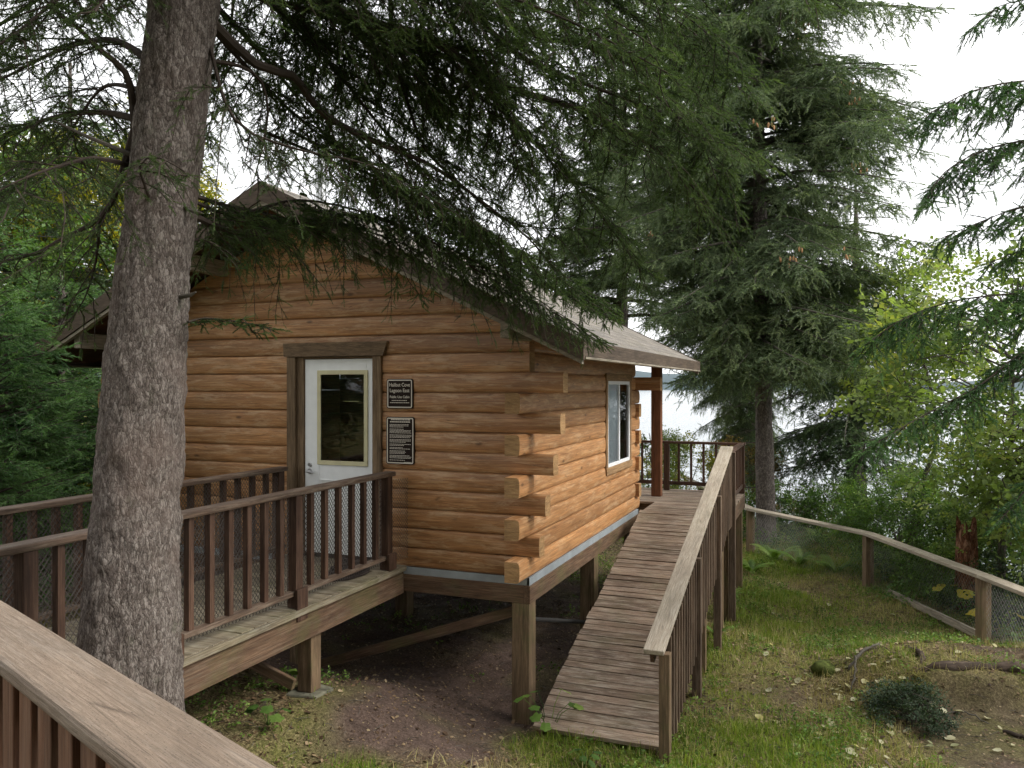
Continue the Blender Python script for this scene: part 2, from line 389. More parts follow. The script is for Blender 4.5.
    def build(s, name, mats, parent=None, bevel=0, smooth=False):
        me = bpy.data.meshes.new(name); me.from_pydata(s.v, [], s.f)
        a = me.attributes.new('gc', 'FLOAT_VECTOR', 'POINT'); a.data.foreach_set('vector', np.array(s.gc, 'f').ravel())
        a = me.attributes.new('rnd', 'FLOAT', 'FACE'); a.data.foreach_set('value', np.array(s.r, 'f'))
        me.polygons.foreach_set('material_index', np.array(s.mi, 'i'))
        if smooth: me.polygons.foreach_set('use_smooth', np.ones(len(s.f), bool))
        me.update()
        o = link_mesh(name, me, mats, parent)
        if bevel:
            b = o.modifiers.new('bevel', 'BEVEL'); b.width = bevel; b.segments = 2; b.limit_method = 'ANGLE'; b.angle_limit = R(40)
        return o
def one(name, mats, parent, fn, bevel=0, smooth=False):
    m = MB(); fn(m); return m.build(name, mats, parent, bevel, smooth)

def mesh_np(name, V, Ft, mi, rnd, mats, parent=None, smooth=False):
    """triangles from numpy arrays"""
    me = bpy.data.meshes.new(name)
    n, k = len(V), len(Ft)
    me.vertices.add(n); me.vertices.foreach_set('co', np.ascontiguousarray(V, 'f').ravel())
    me.loops.add(3*k); me.loops.foreach_set('vertex_index', np.ascontiguousarray(Ft, 'i').ravel())
    me.polygons.add(k); me.polygons.foreach_set('loop_start', np.arange(k, dtype='i')*3)
    me.polygons.foreach_set('material_index', np.ascontiguousarray(mi, 'i'))
    a = me.attributes.new('rnd', 'FLOAT', 'FACE'); a.data.foreach_set('value', np.ascontiguousarray(rnd, 'f'))
    if smooth: me.polygons.foreach_set('use_smooth', np.ones(k, bool))
    me.update(calc_edges=True)
    return link_mesh(name, me, mats, parent)
# ------------------------------------------------------------------ terrain
GP = np.array([  # x, y, z
 (-4.05, 5.46, -2.52), (-2.6, 7.1, -3.24), (-1.9, 6.5, -3.08), (0, 6.3, -3.06), (1.79, 11.58, -3.28), (.57, 14.2, -3.3), (-1.47, 16.1, -3.3),
 (-3.4, 5.1, -2.8), (-3.2, 2.9, -2.35), (0, 2.5, -2.75), (-8, 5, -2.25), (-12, 8, -2.2), (-5, 7.3, -3.0), (-5, 9.5, -3.05), (-2.8, 9.2, -3.15),
 (-2.7, 12, -3.2), (-6, 12, -3.1), (-8.5, 9, -2.5), (-9, 13, -2.6), (-6, 3, -2.2), (0, -3, -2.4), (-1, 9, -3.2), (0, 12, -3.28), (1.4, 8.0, -3.1), (3, 5, -2.9),
 (-5, -4, -2.2), (-18, 3, -1.6), (-20, 15, -1.8), (-2, 4.6, -3.0), (1.0, 9.3, -3.1), (-6, 5.4, -2.35), (-1.8, 10.5, -3.2), (-1.9, 13.2, -3.25), (6, 3, -3.0)])
def gz(x, y, fine=True):
    x = np.atleast_1d(np.asarray(x, float)); y = np.atleast_1d(np.asarray(y, float))
    d2 = (x[..., None]-GP[:, 0])**2+(y[..., None]-GP[:, 1])**2+.15
    w = d2**-1.6
    z = (w*GP[:, 2]).sum(-1)/w.sum(-1)
    xc = x*CT+y*ST; d = -x*ST+y*CT
    # earth bank under the root at right
    e = sstep(3.3, 4.2, xc)*sstep(7.74, 7.86, d+.12*np.sin(xc*3.1)+.05*fbm(xc*3, d*3, o=2))*(1-sstep(8.6, 10.2, d))
    z = z+.27*e
    z = z-.07*np.exp(-((xc-5.0)**2/1.6+(d-7.4)**2/.18))
    # lake shore slope
    s = np.maximum.reduce([xc-8.0, d-20.0, (xc-6.4)*.75+(d-18.2)*.65])
    s = np.where(s > 0, s, 0)*sstep(-16, -9, xc)
    z = z-np.minimum(s*.62+.02*s*s, 22)+.0*s
    if fine:
        near = np.exp(-((x+1)**2+(y-8)**2)/400)
        z = z+near*(.05*fbm(x*.9, y*.9)+.012*fbm(x*6, y*6, o=3))+(1-near)*.5*fbm(x*.1, y*.1, o=3)
    return z
def gz1(x, y): return float(gz(x, y)[0])

def build_ground():
    def ax(lo, a, b, hi, st):
        core = np.arange(a, b+st/2, st)
        def side(start, end, sg):
            out = []; p = start; s = st
            while (end-p)*sg > 0:
                s *= 1.12; p = p+sg*s; out.append(p)
            return np.array(out)
        return np.concatenate([side(a, lo, -1)[::-1], core, side(b, hi, 1)])
    xs = ax(-500, -9, 4.5, 300, .055); ys = ax(-300, 3.2, 17, 400, .055)
    X, Y = np.meshgrid(xs, ys); nx, ny = len(xs), len(ys)
    Z = gz(X.ravel(), Y.ravel())
    V = np.stack([X.ravel(), Y.ravel(), Z], 1)
    i = np.arange(nx-1)[None, :]+np.arange(ny-1)[:, None]*nx; i = i.ravel()
    Ft = np.concatenate([np.stack([i, i+1, i+1+nx], 1), np.stack([i, i+1+nx, i+nx], 1)])
    o = mesh_np('ground', V, Ft, np.zeros(len(Ft)), np.zeros(len(Ft)), ['_'] and [ground_mat()], smooth=True)
    x, y = V[:, 0], V[:, 1]
    g = grassmask(x, y); dm = dirtmask(x, y)
    a = o.data.attributes.new('mask', 'FLOAT_COLOR', 'POINT')
    a.data.foreach_set('color', np.stack([g, dm, np.zeros_like(g), np.ones_like(g)], 1).astype('f').ravel())
    tag(o, kind='structure')
def blob(x, y, px, py, d, r, q=1.0):
    p = at(px, py, d); return np.exp(-(((x-p.x)**2+(y-p.y)**2)/(r*r))**q)
def grassmask(x, y):
    xc = x*CT+y*ST; d = -x*ST+y*CT
    n = fbm(x*1.3, y*1.3, o=3)
    g = blob(x, y, 640, 765, 6.4, .95, 2)*1.1+blob(x, y, 560, 745, 6.9, .55, 2)+blob(x, y, 760, 740, 6.9, .8)*.9+blob(x, y, 800, 768, 6.4, .7)*.8
    g = g+blob(x, y, 375, 765, 5.9, .25)*1.0+blob(x, y, 275, 720, 5.9, .28)*.7+blob(x, y, 345, 745, 5.9, .2)*.8+blob(x, y, 310, 768, 5.4, .3)*.6
    g = g+.36*(x > -1.5)+blob(x, y, 780, 600, 11.5, 1.5)*.45+blob(x, y, 690, 640, 9.8, .8)*.6+blob(x, y, 870, 640, 9.8, .8)*.35+blob(x, y, 820, 550, 15, 2.5)*.7
    g = g+sstep(6.2, 7.2, xc)*.7+sstep(16, 18, d)*.6+(x < -8.4)*.5
    return np.clip(g+.45*n-.12, 0, 1)
def dirtmask(x, y):
    xc = x*CT+y*ST; d = -x*ST+y*CT
    n = fbm(x*1.7+5, y*1.7, o=3)
    under = sstep(-8.2, -7.6, x)*(1-sstep(-2.7, -2.1, x))*sstep(6.2, 6.8, y)*(1-sstep(11.8, 12.5, y))
    path = sstep(3.25, 3.8, xc)*(1-sstep(7.55, 7.9, d))*(1-sstep(6.3, 6.9, xc))
    path2 = sstep(4.6, 5.1, xc)*sstep(8, 8.1, d)*(1-sstep(8.6, 9.2, d))
    mid = blob(x, y, 790, 690, 8.2, .45)*.8+blob(x, y, 440, 700, 7.3, 1.0, 2)+blob(x, y, 400, 700, 6.5, .75, 2)
    return np.clip(under+1.3*path+path2*.8+mid+.35*n-.1, 0, 1)
def ground_mat():
    m, nt, b, out = newmat('forest floor')
    g = N(nt, 'ShaderNodeNewGeometry'); P = g.outputs['Position']
    at_ = N(nt, 'ShaderNodeAttribute', attribute_name='mask')
    sp = N(nt, 'ShaderNodeSeparateColor'); nt.links.new(at_.outputs['Color'], sp.inputs[0])
    n1 = noise_n(nt, P, 45, 6, .75); n2 = noise_n(nt, P, 7, 5, .65); n3 = noise_n(nt, P, 1.5, 4, .6)
    lit = ramp(nt, n1, [(.36, (.04, .026, .016)), (.47, (.11, .08, .042)), (.56, (.22, .17, .085)), (.66, (.38, .31, .17))])
    lit = mixc(nt, ramp(nt, n2, [(.45, (0,)*3), (.65, (.6,)*3)]), lit, (.085, .095, .025))
    dirt = ramp(nt, n1, [(.3, (.05, .033, .026)), (.52, (.11, .075, .058)), (.72, (.18, .13, .105))])
    dirt = mixc(nt, 1.0, dirt, ramp(nt, n2, [(.35, (.75,)*3), (.65, (1.2,)*3)]), 'MULTIPLY')
    gr = ramp(nt, n1, [(.3, (.05, .06, .014)), (.5, (.135, .15, .028)), (.7, (.24, .25, .055))])
    c = mixc(nt, sp.outputs[1], lit, dirt)
    gf = math_n(nt, 'MULTIPLY', sp.outputs[0], ramp(nt, n2, [(.3, (.4,)*3), (.55, (1.0,)*3)]))
    c = mixc(nt, gf, c, gr)
    nt.links.new(c, b.inputs['Base Color']); b.inputs['Roughness'].default_value = .95; b.inputs['Specular IOR Level'].default_value = .15
    h = math_n(nt, 'ADD', n1, math_n(nt, 'MULTIPLY', n2, 2.0))
    bump_n(nt, b, h, .9, .02)
    return m
build_ground()

# lake
def build_water():
    m, nt, b, out = newmat('lake water')
    g = N(nt, 'ShaderNodeNewGeometry')
    mp = N(nt, 'ShaderNodeMapping'); mp.inputs['Scale'].default_value = (.5, .5, .5); nt.links.new(g.outputs['Position'], mp.inputs[0])
    n = noise_n(nt, mp.outputs[0], 1.4, 4, .6)
    b.inputs['Base Color'].default_value = (.10, .13, .14, 1); b.inputs['Roughness'].default_value = .12
    b.inputs['IOR'].default_value = 1.33; b.inputs['Specular IOR Level'].default_value = 1.0
    bump_n(nt, b, n, .5, .25)
    q = MB(); q.add([(-6000, -3000, -15), (6000, -3000, -15), (6000, 9000, -15), (-6000, 9000, -15)], [(0, 1, 2, 3)], [(0, 0, 0)]*4)
    tag(q.build('water', m), kind='structure')
build_water()
# far shore hills
def build_hills():
    m, nt, b, out = newmat('far wooded hills')
    b.inputs['Base Color'].default_value = (.05, .075, .085, 1); b.inputs['Roughness'].default_value = 1  # blue grey of distant haze is put into this base colour
    n = 160; vs = []; k = 9
    for i in range(n+1):
        a = R(-75)+R(150)*i/n
        for j in range(k):
            dd = 3200+j*230
            prof = math.sin(math.pi*min(1, j/(k-1)))**.8
            h = (70+75*mnoise.noise(Vector((a*3.1, .5, 0)))+30*mnoise.noise(Vector((a*13, 2, 0))))*prof-18
            p = c2w(math.sin(a)*dd, math.cos(a)*dd, h+6*mnoise.noise(Vector((a*60, j, 0)))); vs.append(p)
    fs = [(i*k+j, (i+1)*k+j, (i+1)*k+j+1, i*k+j+1) for i in range(n) for j in range(k-1)]
    q = MB(); q.add(vs, fs, [(0, 0, 0)]*len(vs)); tag(q.build('hills', m, smooth=True), kind='structure')
build_hills()

# ------------------------------------------------------------------ the cabin
XR, XL, YF, YB = -2.65, -7.90, 7.10, 11.71      # wall faces
Z0, CH = -1.82, .195                           # underside of first log, course height
RX, RZ, PITCH = (XR+XL)/2, 2.03, .494           # ridge
def roof_under(x): return RZ-.20-PITCH*abs(x-RX)
cab = empty('log_cabin', (RX, YF, -3.1), 'honey coloured log cabin on posts with white door and brown gable roof', 'cabin')
def logprof(th, h=CH):
    # u = outward (0 = flat inner), v = height
    pts = [(0, .001), (th-.026, .001)]
    for k in range(9):
        a = -math.pi/2+math.pi*k/8
        pts.append((th-.026+.026*max(0, math.cos(a))**.55, h/2+(h/2-.003)*math.sin(a)))
    pts += [(th-.026, h-.001), (0, h-.001)]
    return pts
TH_ = .15
def wall(name, face, axis, a0, a1, ncourse, protr, openings, gable=False):
    """axis 'x' : log runs along X at Y=face (front when outward -Y)"""
    m = MB(); prof = logprof(TH_)
    for k in range(ncourse):
        z = Z0+k*CH
        s0, s1 = protr(k)
        lo, hi = a0-s0, a1+s1
        segs = [(lo, hi)]
        for (o0, o1, oz0, oz1) in openings:
            if z+CH*.5 > oz0 and z+CH*.5 < oz1:
                segs = [q for (p, r) in segs for q in ((p, min(r, o0)), (max(p, o1), r)) if q[1]-q[0] > .02]
        rr = random.random()
        for (p, r) in segs:
            dz = random.uniform(-.002, .002)
            out, al, org = face
            if gable and roof_under(a1) < z+CH+.05:
                f0 = lambda u, v, z=z, p=p: max(p, RX-max(0, (RZ-.19-(z+v))/PITCH))
                f1 = lambda u, v, z=z, r=r: min(r, RX+max(0, (RZ-.19-(z+v))/PITCH))
                m.extr(prof, Vector(org)+Vector((0, 0, z+dz)), al, out, (0, 0, 1), f0, f1, rnd=rr*.7+random.random()*.3)
            else:
                m.extr(prof, Vector(org)+Vector((0, 0, z+dz)), al, out, (0, 0, 1), p, r, rnd=rr*.7+random.random()*.3, cap_mi=1)
    return m.build(name, ['log', 'logend'], cab)
X_, Y_, Z_ = Vector((1, 0, 0)), Vector((0, 1, 0)), Vector((0, 0, 1))
door_o = (-5.36, -4.29, -1.9, .34)
win_o = (9.96, 11.18, -1.07, .09)
def pr_front(k):
    if k % 2 == 1 and k <= 9: return (.24, {1: .10, 3: .16, 5: .24, 7: .31, 9: .335}[k])
    return (-TH_-.002, -TH_-.002)
def pr_side(k):
    if k % 2 == 0 and k <= 9: return (.24+.02*random.random(), .12)
    return (-TH_-.002, -TH_-.002)
def pr_front2(k):
    if k > 9: return (0, 0)
    return pr_front(k)
wall('front_wall', ((0, -1, 0), (1, 0, 0), (0, YF+TH_, 0)), 'x', XL, XR, 20, pr_front2, [door_o], gable=True)
wall('side_wall', ((1, 0, 0), (0, 1, 0), (XR-TH_, 0, 0)), 'y', YF, YB, 12, pr_side, [win_o])
wall('side_wall', ((-1, 0, 0), (0, 1, 0), (XL+TH_, 0, 0)), 'y', YF, YB, 12, pr_side, [])
def pr_back(k):
    if k == 9: return (.3, .36)
    if k % 2 == 1 and k < 9: return (.2, .05)
    return (-TH_-.002, -TH_-.002)
wall('back_wall', ((0, 1, 0), (1, 0, 0), (0, YB-TH_, 0)), 'x', XL, XR, 20, pr_back, [], gable=True)
# roof
YR0, YR1 = 6.50, 12.90
EX = 3.33
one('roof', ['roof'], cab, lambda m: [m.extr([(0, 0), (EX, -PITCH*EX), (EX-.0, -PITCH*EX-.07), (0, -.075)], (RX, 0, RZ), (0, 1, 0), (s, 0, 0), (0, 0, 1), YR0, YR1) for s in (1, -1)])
one('soffit', ['soffit'], cab, lambda m: [m.extr([(0, -.08), (EX-.03, -PITCH*(EX-.03)-.076), (EX-.03, -PITCH*(EX-.03)-.11), (0, -.12)], (RX, 0, RZ), (0, 1, 0), (s, 0, 0), (0, 0, 1), YR0+.03+.21*k, YR0+.03+.21*k+.2) for s in (1, -1) for k in range(30)])
for s in (1, -1):
    e = PITCH*EX
    one('fascia', ['darktrim'], cab, lambda m: m.box(RX+s*(EX-.03), RX+s*(EX+.02), YR0-.01, YR1+.01, RZ-e-.135, RZ-e-.002, 'y'), bevel=.004)
    one('drip_edge', ['greywood'], cab, lambda m: m.box(RX+s*(EX-.06), RX+s*(EX+.032), YR0, YR1, RZ-e-.158, RZ-e-.137, 'y'), bevel=.003)
    for yy in (YR0, YR1):
        g = -1 if yy == YR0 else 1
        one('rake_board', ['darktrim'], cab, lambda m: m.extr([(0, .012), (EX+.02, -PITCH*(EX+.02)+.012), (EX+.02, -PITCH*(EX+.02)-.16), (0, -.18)], (RX, yy+g*.003, RZ), (0, g, 0), (s, 0, 0), (0, 0, 1), 0, .035), bevel=.004)
        one('rake_trim', ['greywood'], cab, lambda m: m.extr([(0, -.183), (EX, -PITCH*EX-.165), (EX, -PITCH*EX-.20), (0, -.225)], (RX, yy-g*.03, RZ), (0, g, 0), (s, 0, 0), (0, 0, 1), 0, .05), bevel=.003)
    # lookouts carrying the overhang
    for xx in (1.0, 2.6):
        x = RX+s*xx
        one('lookout', ['greywood'], cab, lambda m: m.box(x-.045, x+.045, YR0+.05, YF+.02, roof_under(x)-.12, roof_under(x)+.05, 'y'), bevel=.006)
one('ridge_cap', ['roof'], cab, lambda m: m.extr([(-.12, -.045), (0, .016), (.12, -.045), (.12, -.058), (0, .003), (-.12, -.058)], (RX, 0, RZ), (0, 1, 0), (1, 0, 0), (0, 0, 1), YR0+.01, YR1-.01))
def pipe(m):
    m.tube([(-5.45, 7.75, 1.7), (-5.45, 7.75, 2.75)], .06, 20); m.tube([(-5.45, 7.75, 2.75), (-5.45, 7.75, 2.78), (-5.45, 7.75, 2.86)], [.09, .09, .02], 20)
one('stovepipe', ['steel'], cab, pipe, smooth=False)
# floor platform
one('flashing', ['flash'], cab, lambda m: [m.box(XL+.0, XR-.001, YF-.004, YF+.02, Z0-.072, Z0-.002), m.box(XR-.02, XR+.004, YF-.004, YB, Z0-.072, Z0-.002, 'y'), m.box(XL-.004, XL+.02, YF, YB, Z0-.072, Z0-.002, 'y')])
one('rim_beam', ['beam'], cab, lambda m: [m.box(XL-.02, XR-.052, YF-.012, YF+.05, Z0-.245, Z0-.074), m.box(XR-.05, XR+.012, YF-.012, YB, Z0-.245, Z0-.074, 'y'), m.box(XL-.02, XR-.052, YB-.05, YB+.012, Z0-.245, Z0-.074), m.box(XL-.02, XL+.04, YF+.06, YB-.06, Z0-.245, Z0-.074, 'y')], bevel=.004)
one('floor', ['beam'], cab, lambda m: [m.box(XL+.03, XR-.03, YF+.03, YB-.03, Z0-.08, Z0-.004)]+[m.box(x-.02, x+.02, YF+.06, YB-.06, Z0-.22, Z0-.082, 'y') for x in np.arange(XL+.4, XR-.2, .4)])
for x in (XR-.085, -5.3, XL+.09):
    for y in (YF+.08, 9.42, YB-.08):
        g = gz1(x, y)
        one('support_post', ['post'], cab, lambda m: m.box(x-.09, x+.09, y-.09, y+.09, g-.3, Z0-.247, 'z'), bevel=.006)
one('brace', ['beam'], cab, lambda m: m.beam((-2.83, 7.2, -2.17), (-5.15, 7.2, gz1(-5.15, 7.2)-.02), .04, .10), bevel=.004)
one('drain_pipe', ['dark'], cab, lambda m: m.tube([(-2.8, 7.4, -2.3), (-2.75, 9.3, -2.85)], .022, 8))
one('brace', ['beam'], cab, lambda m: m.beam((-2.70, 11.5, -2.1), (-2.70, 9.45, -3.0), .04, .09), bevel=.004)
# door
YD = YF-.0
one('door_casing', ['trim'], cab, lambda m: [m.box(-5.41, -5.30, YF-.035, YF+.12, -1.78, .309, 'z'), m.box(-4.35, -4.25, YF-.035, YF+.12, -1.78, .309, 'z'),
     m.extr([(-5.44, .311), (-4.22, .311), (-4.17, .455), (-5.45, .455)], (0, YF+.12, 0), (0, -1, 0), (1, 0, 0), (0, 0, 1), 0, .165)], bevel=.005)
one('door_jamb', ['trim'], cab, lambda m: [m.box(-5.299, -5.215, YF-.0, YF+.14, -1.78, .309, 'z'), m.box(-5.213, -4.352, YF+.005, YF+.14, .285, .309, 'x')], bevel=.003)
dx0, dx1, dz0, dz1 = -5.21, -4.355, -1.765, .282
gx0, gx1, gz0_, gz1_ = -5.05, -4.43, -.83, .165
door = one('door', ['white'], cab, lambda m: [m.box(dx0, gx0+.02, YF+.02, YF+.065, dz0, dz1), m.box(gx1-.02, dx1, YF+.02, YF+.065, dz0, dz1),
     m.box(gx0+.02, gx1-.02, YF+.02, YF+.065, gz1_-.02, dz1), m.box(gx0+.02, gx1-.02, YF+.02, YF+.065, dz0, gz0_+.02)]
     + [m.box(a, b, YF+.012, YF+.0205, c, d) for (a, b, c, d) in ((-5.02, -4.46, -1.0, -.985), (-5.02, -4.46, -1.62, -1.605), (-5.02, -5.005, -1.605, -1.0), (-4.475, -4.46, -1.605, -1.0))], bevel=.003)
def dchild(name, mats, fn, bevel=0, smooth=False, par=None):
    o = one(name, mats, None, fn, bevel, smooth); o.parent = par or door
    return o
# children of a part: the part itself sits at the world origin of its thing; keep world coordinates
def sub(o, part):
    o.parent = part; o.matrix_parent_inverse = Matrix.Identity(4)
    return o
door_sub = lambda o: sub(o, door)
def glassframe(m):
    w = .045
    m.box(gx0, gx1, YF+.006, YF+.0195, gz0_, gz0_+w); m.box(gx0, gx1, YF+.006, YF+.0195, gz1_-w, gz1_)
    m.box(gx0, gx0+w, YF+.006, YF+.0195, gz0_+w, gz1_-w, 'z'); m.box(gx1-w, gx1, YF+.006, YF+.0195, gz0_+w, gz1_-w, 'z')
door_sub(one('glass_frame', ['cream'], None, glassframe, bevel=.003))
door_sub(one('glass', ['glass'], None, lambda m: m.add([(gx0+.03, YF+.03, gz0_+.03), (gx1-.03, YF+.03, gz0_+.03), (gx1-.03, YF+.03, gz1_-.03), (gx0+.03, YF+.03, gz1_-.03)], [(0, 1, 2, 3)], [(0, 0, 0)]*4)))
def handle(m):
    x, z = -5.145, -.905
    m.tube([(x, YF+.02, z), (x, YF+.008, z)], .028, 20); m.tube([(x, YF+.008, z), (x, YF-.045, z), (x+.01, YF-.055, z), (x+.11, YF-.055, z-.004)], [.011, .011, .011, .008], 10)
    m.tube([(x, YF+.02, z+.07), (x, YF+.0, z+.07)], .02, 16)
door_sub(one('handle', ['steel'], None, handle, smooth=False))
# window in the right wall
wx = XR
def wtrim(m):
    m.box(wx-.1, wx+.012, 9.88, 9.965, -1.05, .065, 'z'); m.box(wx-.1, wx+.012, 11.175, 11.25, -1.05, .065, 'z')
    m.box(wx-.1, wx+.022, 9.87, 11.26, -1.14, -1.052, 'y'); m.box(wx-.1, wx+.016, 9.87, 11.26, .067, .16, 'y')
win = one('window', ['wintrim'], cab, wtrim, bevel=.004)
def sash(m):
    a, b, c, d = 9.967, 11.173, -1.05, .065; w = .045
    m.box(wx-.03, wx+.004, a, b, c, c+w, 'y'); m.box(wx-.03, wx+.004, a, b, d-w, d, 'y')
    for y in (a, b-w, (a+b)/2-w/2): m.box(wx-.03, wx+(.004 if y != (a+b)/2-w/2 else .007), y, y+w, c+w, d-w, 'z')
sub(one('frame', ['vinyl'], None, sash, bevel=.004), win)
sub(one('pane', ['glass'], None, lambda m: [m.add([(x, a, -1.01), (x, b, -1.01), (x, b, .025), (x, a, .025)], [(0, 1, 2, 3)], [(0, 0, 0)]*4) for x, a, b in ((wx-.008, 10.0, 10.56), (wx-.014, 10.58, 11.14))]), win)
def curtain(m):
    n = 40; vs = []; 
    for i in range(n+1):
        y = 10.0+.57*i/n; x = wx-.028+.004*math.sin(i*1.3)
        vs += [(x, y, -1.02), (x, y, .03), (x-.006, y, .03), (x-.006, y, -1.02)]
    fs = []
    for i in range(n):
        a, b = 4*i, 4*i+4
        for j in range(4): fs.append((a+j, b+j, b+(j+1) % 4, a+(j+1) % 4))
    m.add(vs, fs, [(0, 0, 0)]*len(vs))
sub(one('curtain', ['curtain'], None, curtain, smooth=False), win)
# porch post at the far corner
pp = one('porch_post', ['stain3'], cab, lambda m: [m.box(-2.595, -2.445, 12.38, 12.53, -1.715, .62-.03, 'z')], bevel=.006)
one('porch_post', ['soffit'], cab, lambda m: m.box(-7.9, -7.75, 12.38, 12.53, -1.715, .59, 'z'), bevel=.006)
for _x in (-2.62, -7.93): one('porch_beam', ['soffit'], cab, lambda m: m.box(_x, _x+.2, YB+.01, 12.75, .36, .55, 'y'), bevel=.006)

# ------------------------------------------------------------------ signs
def rrect(m, x0, x1, z0, z1, y0, y1, r, n=5):
    pts = []
    for (cx, cz, a0) in ((x1-r, z1-r, 0), (x0+r, z1-r, 90), (x0+r, z0+r, 180), (x1-r, z0+r, 270)):
        for k in range(n+1):
            a = R(a0+90*k/n); pts.append((cx+r*math.cos(a), cz+r*math.sin(a)))
    m.extr(pts, (0, 0, 0), (0, 1, 0), (1, 0, 0), (0, 0, 1), y0, y1)
def ring(m, x0, x1, z0, z1, y0, y1, r, w, n=5):
    po = []; pi = []
    for (cx, cz, a0) in ((x1-r, z1-r, 0), (x0+r, z1-r, 90), (x0+r, z0+r, 180), (x1-r, z0+r, 270)):
        for k in range(n+1):
            a = R(a0+90*k/n); c, s = math.cos(a), math.sin(a)
            po.append((cx+r*c, cz+r*s)); pi.append((cx+(r-w)*c, cz+(r-w)*s))
    k = len(po); vs = [(p[0], y, p[1]) for y in (y0, y1) for p in po+pi]
    fs = []
    for i in range(k):
        j = (i+1) % k
        fs += [(i, j, k+j, k+i), (2*k+i, 3*k+i, 3*k+j, 2*k+j), (i, 2*k+i, 2*k+j, j), (k+i, k+j, 3*k+j, 3*k+i)]
    m.add(vs, fs, [(v[0], v[1], v[2]) for v in vs])
def text_part(lines, parent):
    """lines: (string, x centre, z baseline, size, width scale, bold)"""
    V = []; Fs = []
    for (s, x, z, size, wd) in lines:
        cu = bpy.data.curves.new('t', 'FONT'); cu.body = s; cu.size = size; cu.align_x = 'CENTER'; cu.extrude = .0006; cu.offset = size*.012
        o = bpy.data.objects.new('t', cu)
        me = bpy.data.meshes.new_from_object(o)
        xs = [v.co.x for v in me.vertices]; w = max(xs)-min(xs); c = (max(xs)+min(xs))/2
        b = len(V)
        V += [(x+(v.co.x-c)*wd/w, sy+-.0006-v.co.z, z+v.co.y) for v in me.vertices]
        Fs += [tuple(b+i for i in p.vertices) for p in me.polygons]
        bpy.data.objects.remove(o); bpy.data.curves.remove(cu); bpy.data.meshes.remove(me)
    me = bpy.data.meshes.new('lettering'); me.from_pydata(V, [], Fs); me.update()
    return link_mesh('lettering', me, 'signcream', parent)
sy = YF-.016
def sign(x0, x1, z0, z1, label, lines, bars):
    t = empty('sign', ((x0+x1)/2, YF, z0), label, 'sign', None)
    one('panel', ['signbrown'], t, lambda m: rrect(m, x0, x1, z0, z1, sy, YF+.01, .022))
    one('border', ['signcream'], t, lambda m: ring(m, x0+.008, x1-.008, z0+.008, z1-.008, sy-.0022, sy+.001, .018, .011))
    if lines: text_part(lines, t)
    rs = random.Random(3)
    def bb(m):
        for (z, xa, xb, h) in bars:
            x = xa
            while x < xb-.01:
                w = min(rs.uniform(.008, .026), xb-x); m.box(x, x+w, sy-.0015, sy+.001, z, z+h); x += w+.0045
    one('fine_print', ['signcream'], t, bb)
cx = -4.04
sign(-4.19, -3.89, -.228, .072, 'small square brown sign reading Halibut Cove Lagoon East Public Use Cabin beside the door', 
     [('Halibut Cove', cx, -.005, .052, .235), ('Lagoon East', cx, -.062, .052, .225), ('Public Use Cabin', cx, -.122, .036, .225)],
     [(-.150, -4.13, -3.95, .007), (-.172, -4.15, -3.93, .007)])
bars = [(-.345-.0, -4.14, -3.92, .012), (-.368, -4.15, -3.91, .012)]
z = -.392; rs = random.Random(5)
while z > -.755:
    for k in range(rs.choice((2, 3, 3, 4))):
        bars.append((z, -4.155, -3.905 if rs.random() < .6 else rs.uniform(-4.0, -3.92), .0055)); z -= .0125
        if z < -.755: break
    z -= .009
bars.append((-.772, -3.99, -3.905, .006))
sign(-4.195, -3.875, -.79, -.313, 'tall brown sign crowded with fine print on the log wall under the square sign', [], bars)
# ------------------------------------------------------------------ wire mesh helper
def wiremesh(m, p0, p1, h, up=Vector((0, 0, 1)), step=.05, r=.0016):
    """diamond netting in the parallelogram p0..p1 times h along up"""
    p0 = Vector(p0); p1 = Vector(p1); L = (p1-p0).length; a = (p1-p0)/L
    nrm = a.cross(up).normalized()
    w = step*.75
    def seg(u0, v0, u1, v1, o):
        vs = []; P = [p0+a*u0+up*v0+nrm*o, p0+a*u1+up*v1+nrm*o]
        t = (P[1]-P[0]).normalized(); s = t.cross(nrm).normalized()
        for p in P:
            for k in range(3):
                an = 2*math.pi*k/3; vs.append(p+s*(math.cos(an)*r)+nrm*(math.sin(an)*r))
        m.add(vs, [(0, 1, 4, 3), (1, 2, 5, 4), (2, 0, 3, 5)], [(0, 0, 0)]*6, .5)
    k = L/h
    slope = 1.25                       # rise over run
    run = h/slope; u = -run
    while u < L:
        for sg in (1, -1):
            ua, ub = (u, u+run) if sg == 1 else (u+run, u)
            va, vb = 0.0, h
            # clip to 0..L
            def cl(u_, v_, uo, vo):
                if u_ < 0: return 0, v_+(vo-v_)*(0-u_)/(uo-u_)
                if u_ > L: return L, v_+(vo-v_)*(L-u_)/(uo-u_)
                return u_, v_
            A = cl(ua, va, ub, vb); B = cl(ub, vb, ua, va)
            if abs(A[0]-B[0]) > 1e-4: seg(A[0], A[1], B[0], B[1], .001*sg)
        u += w
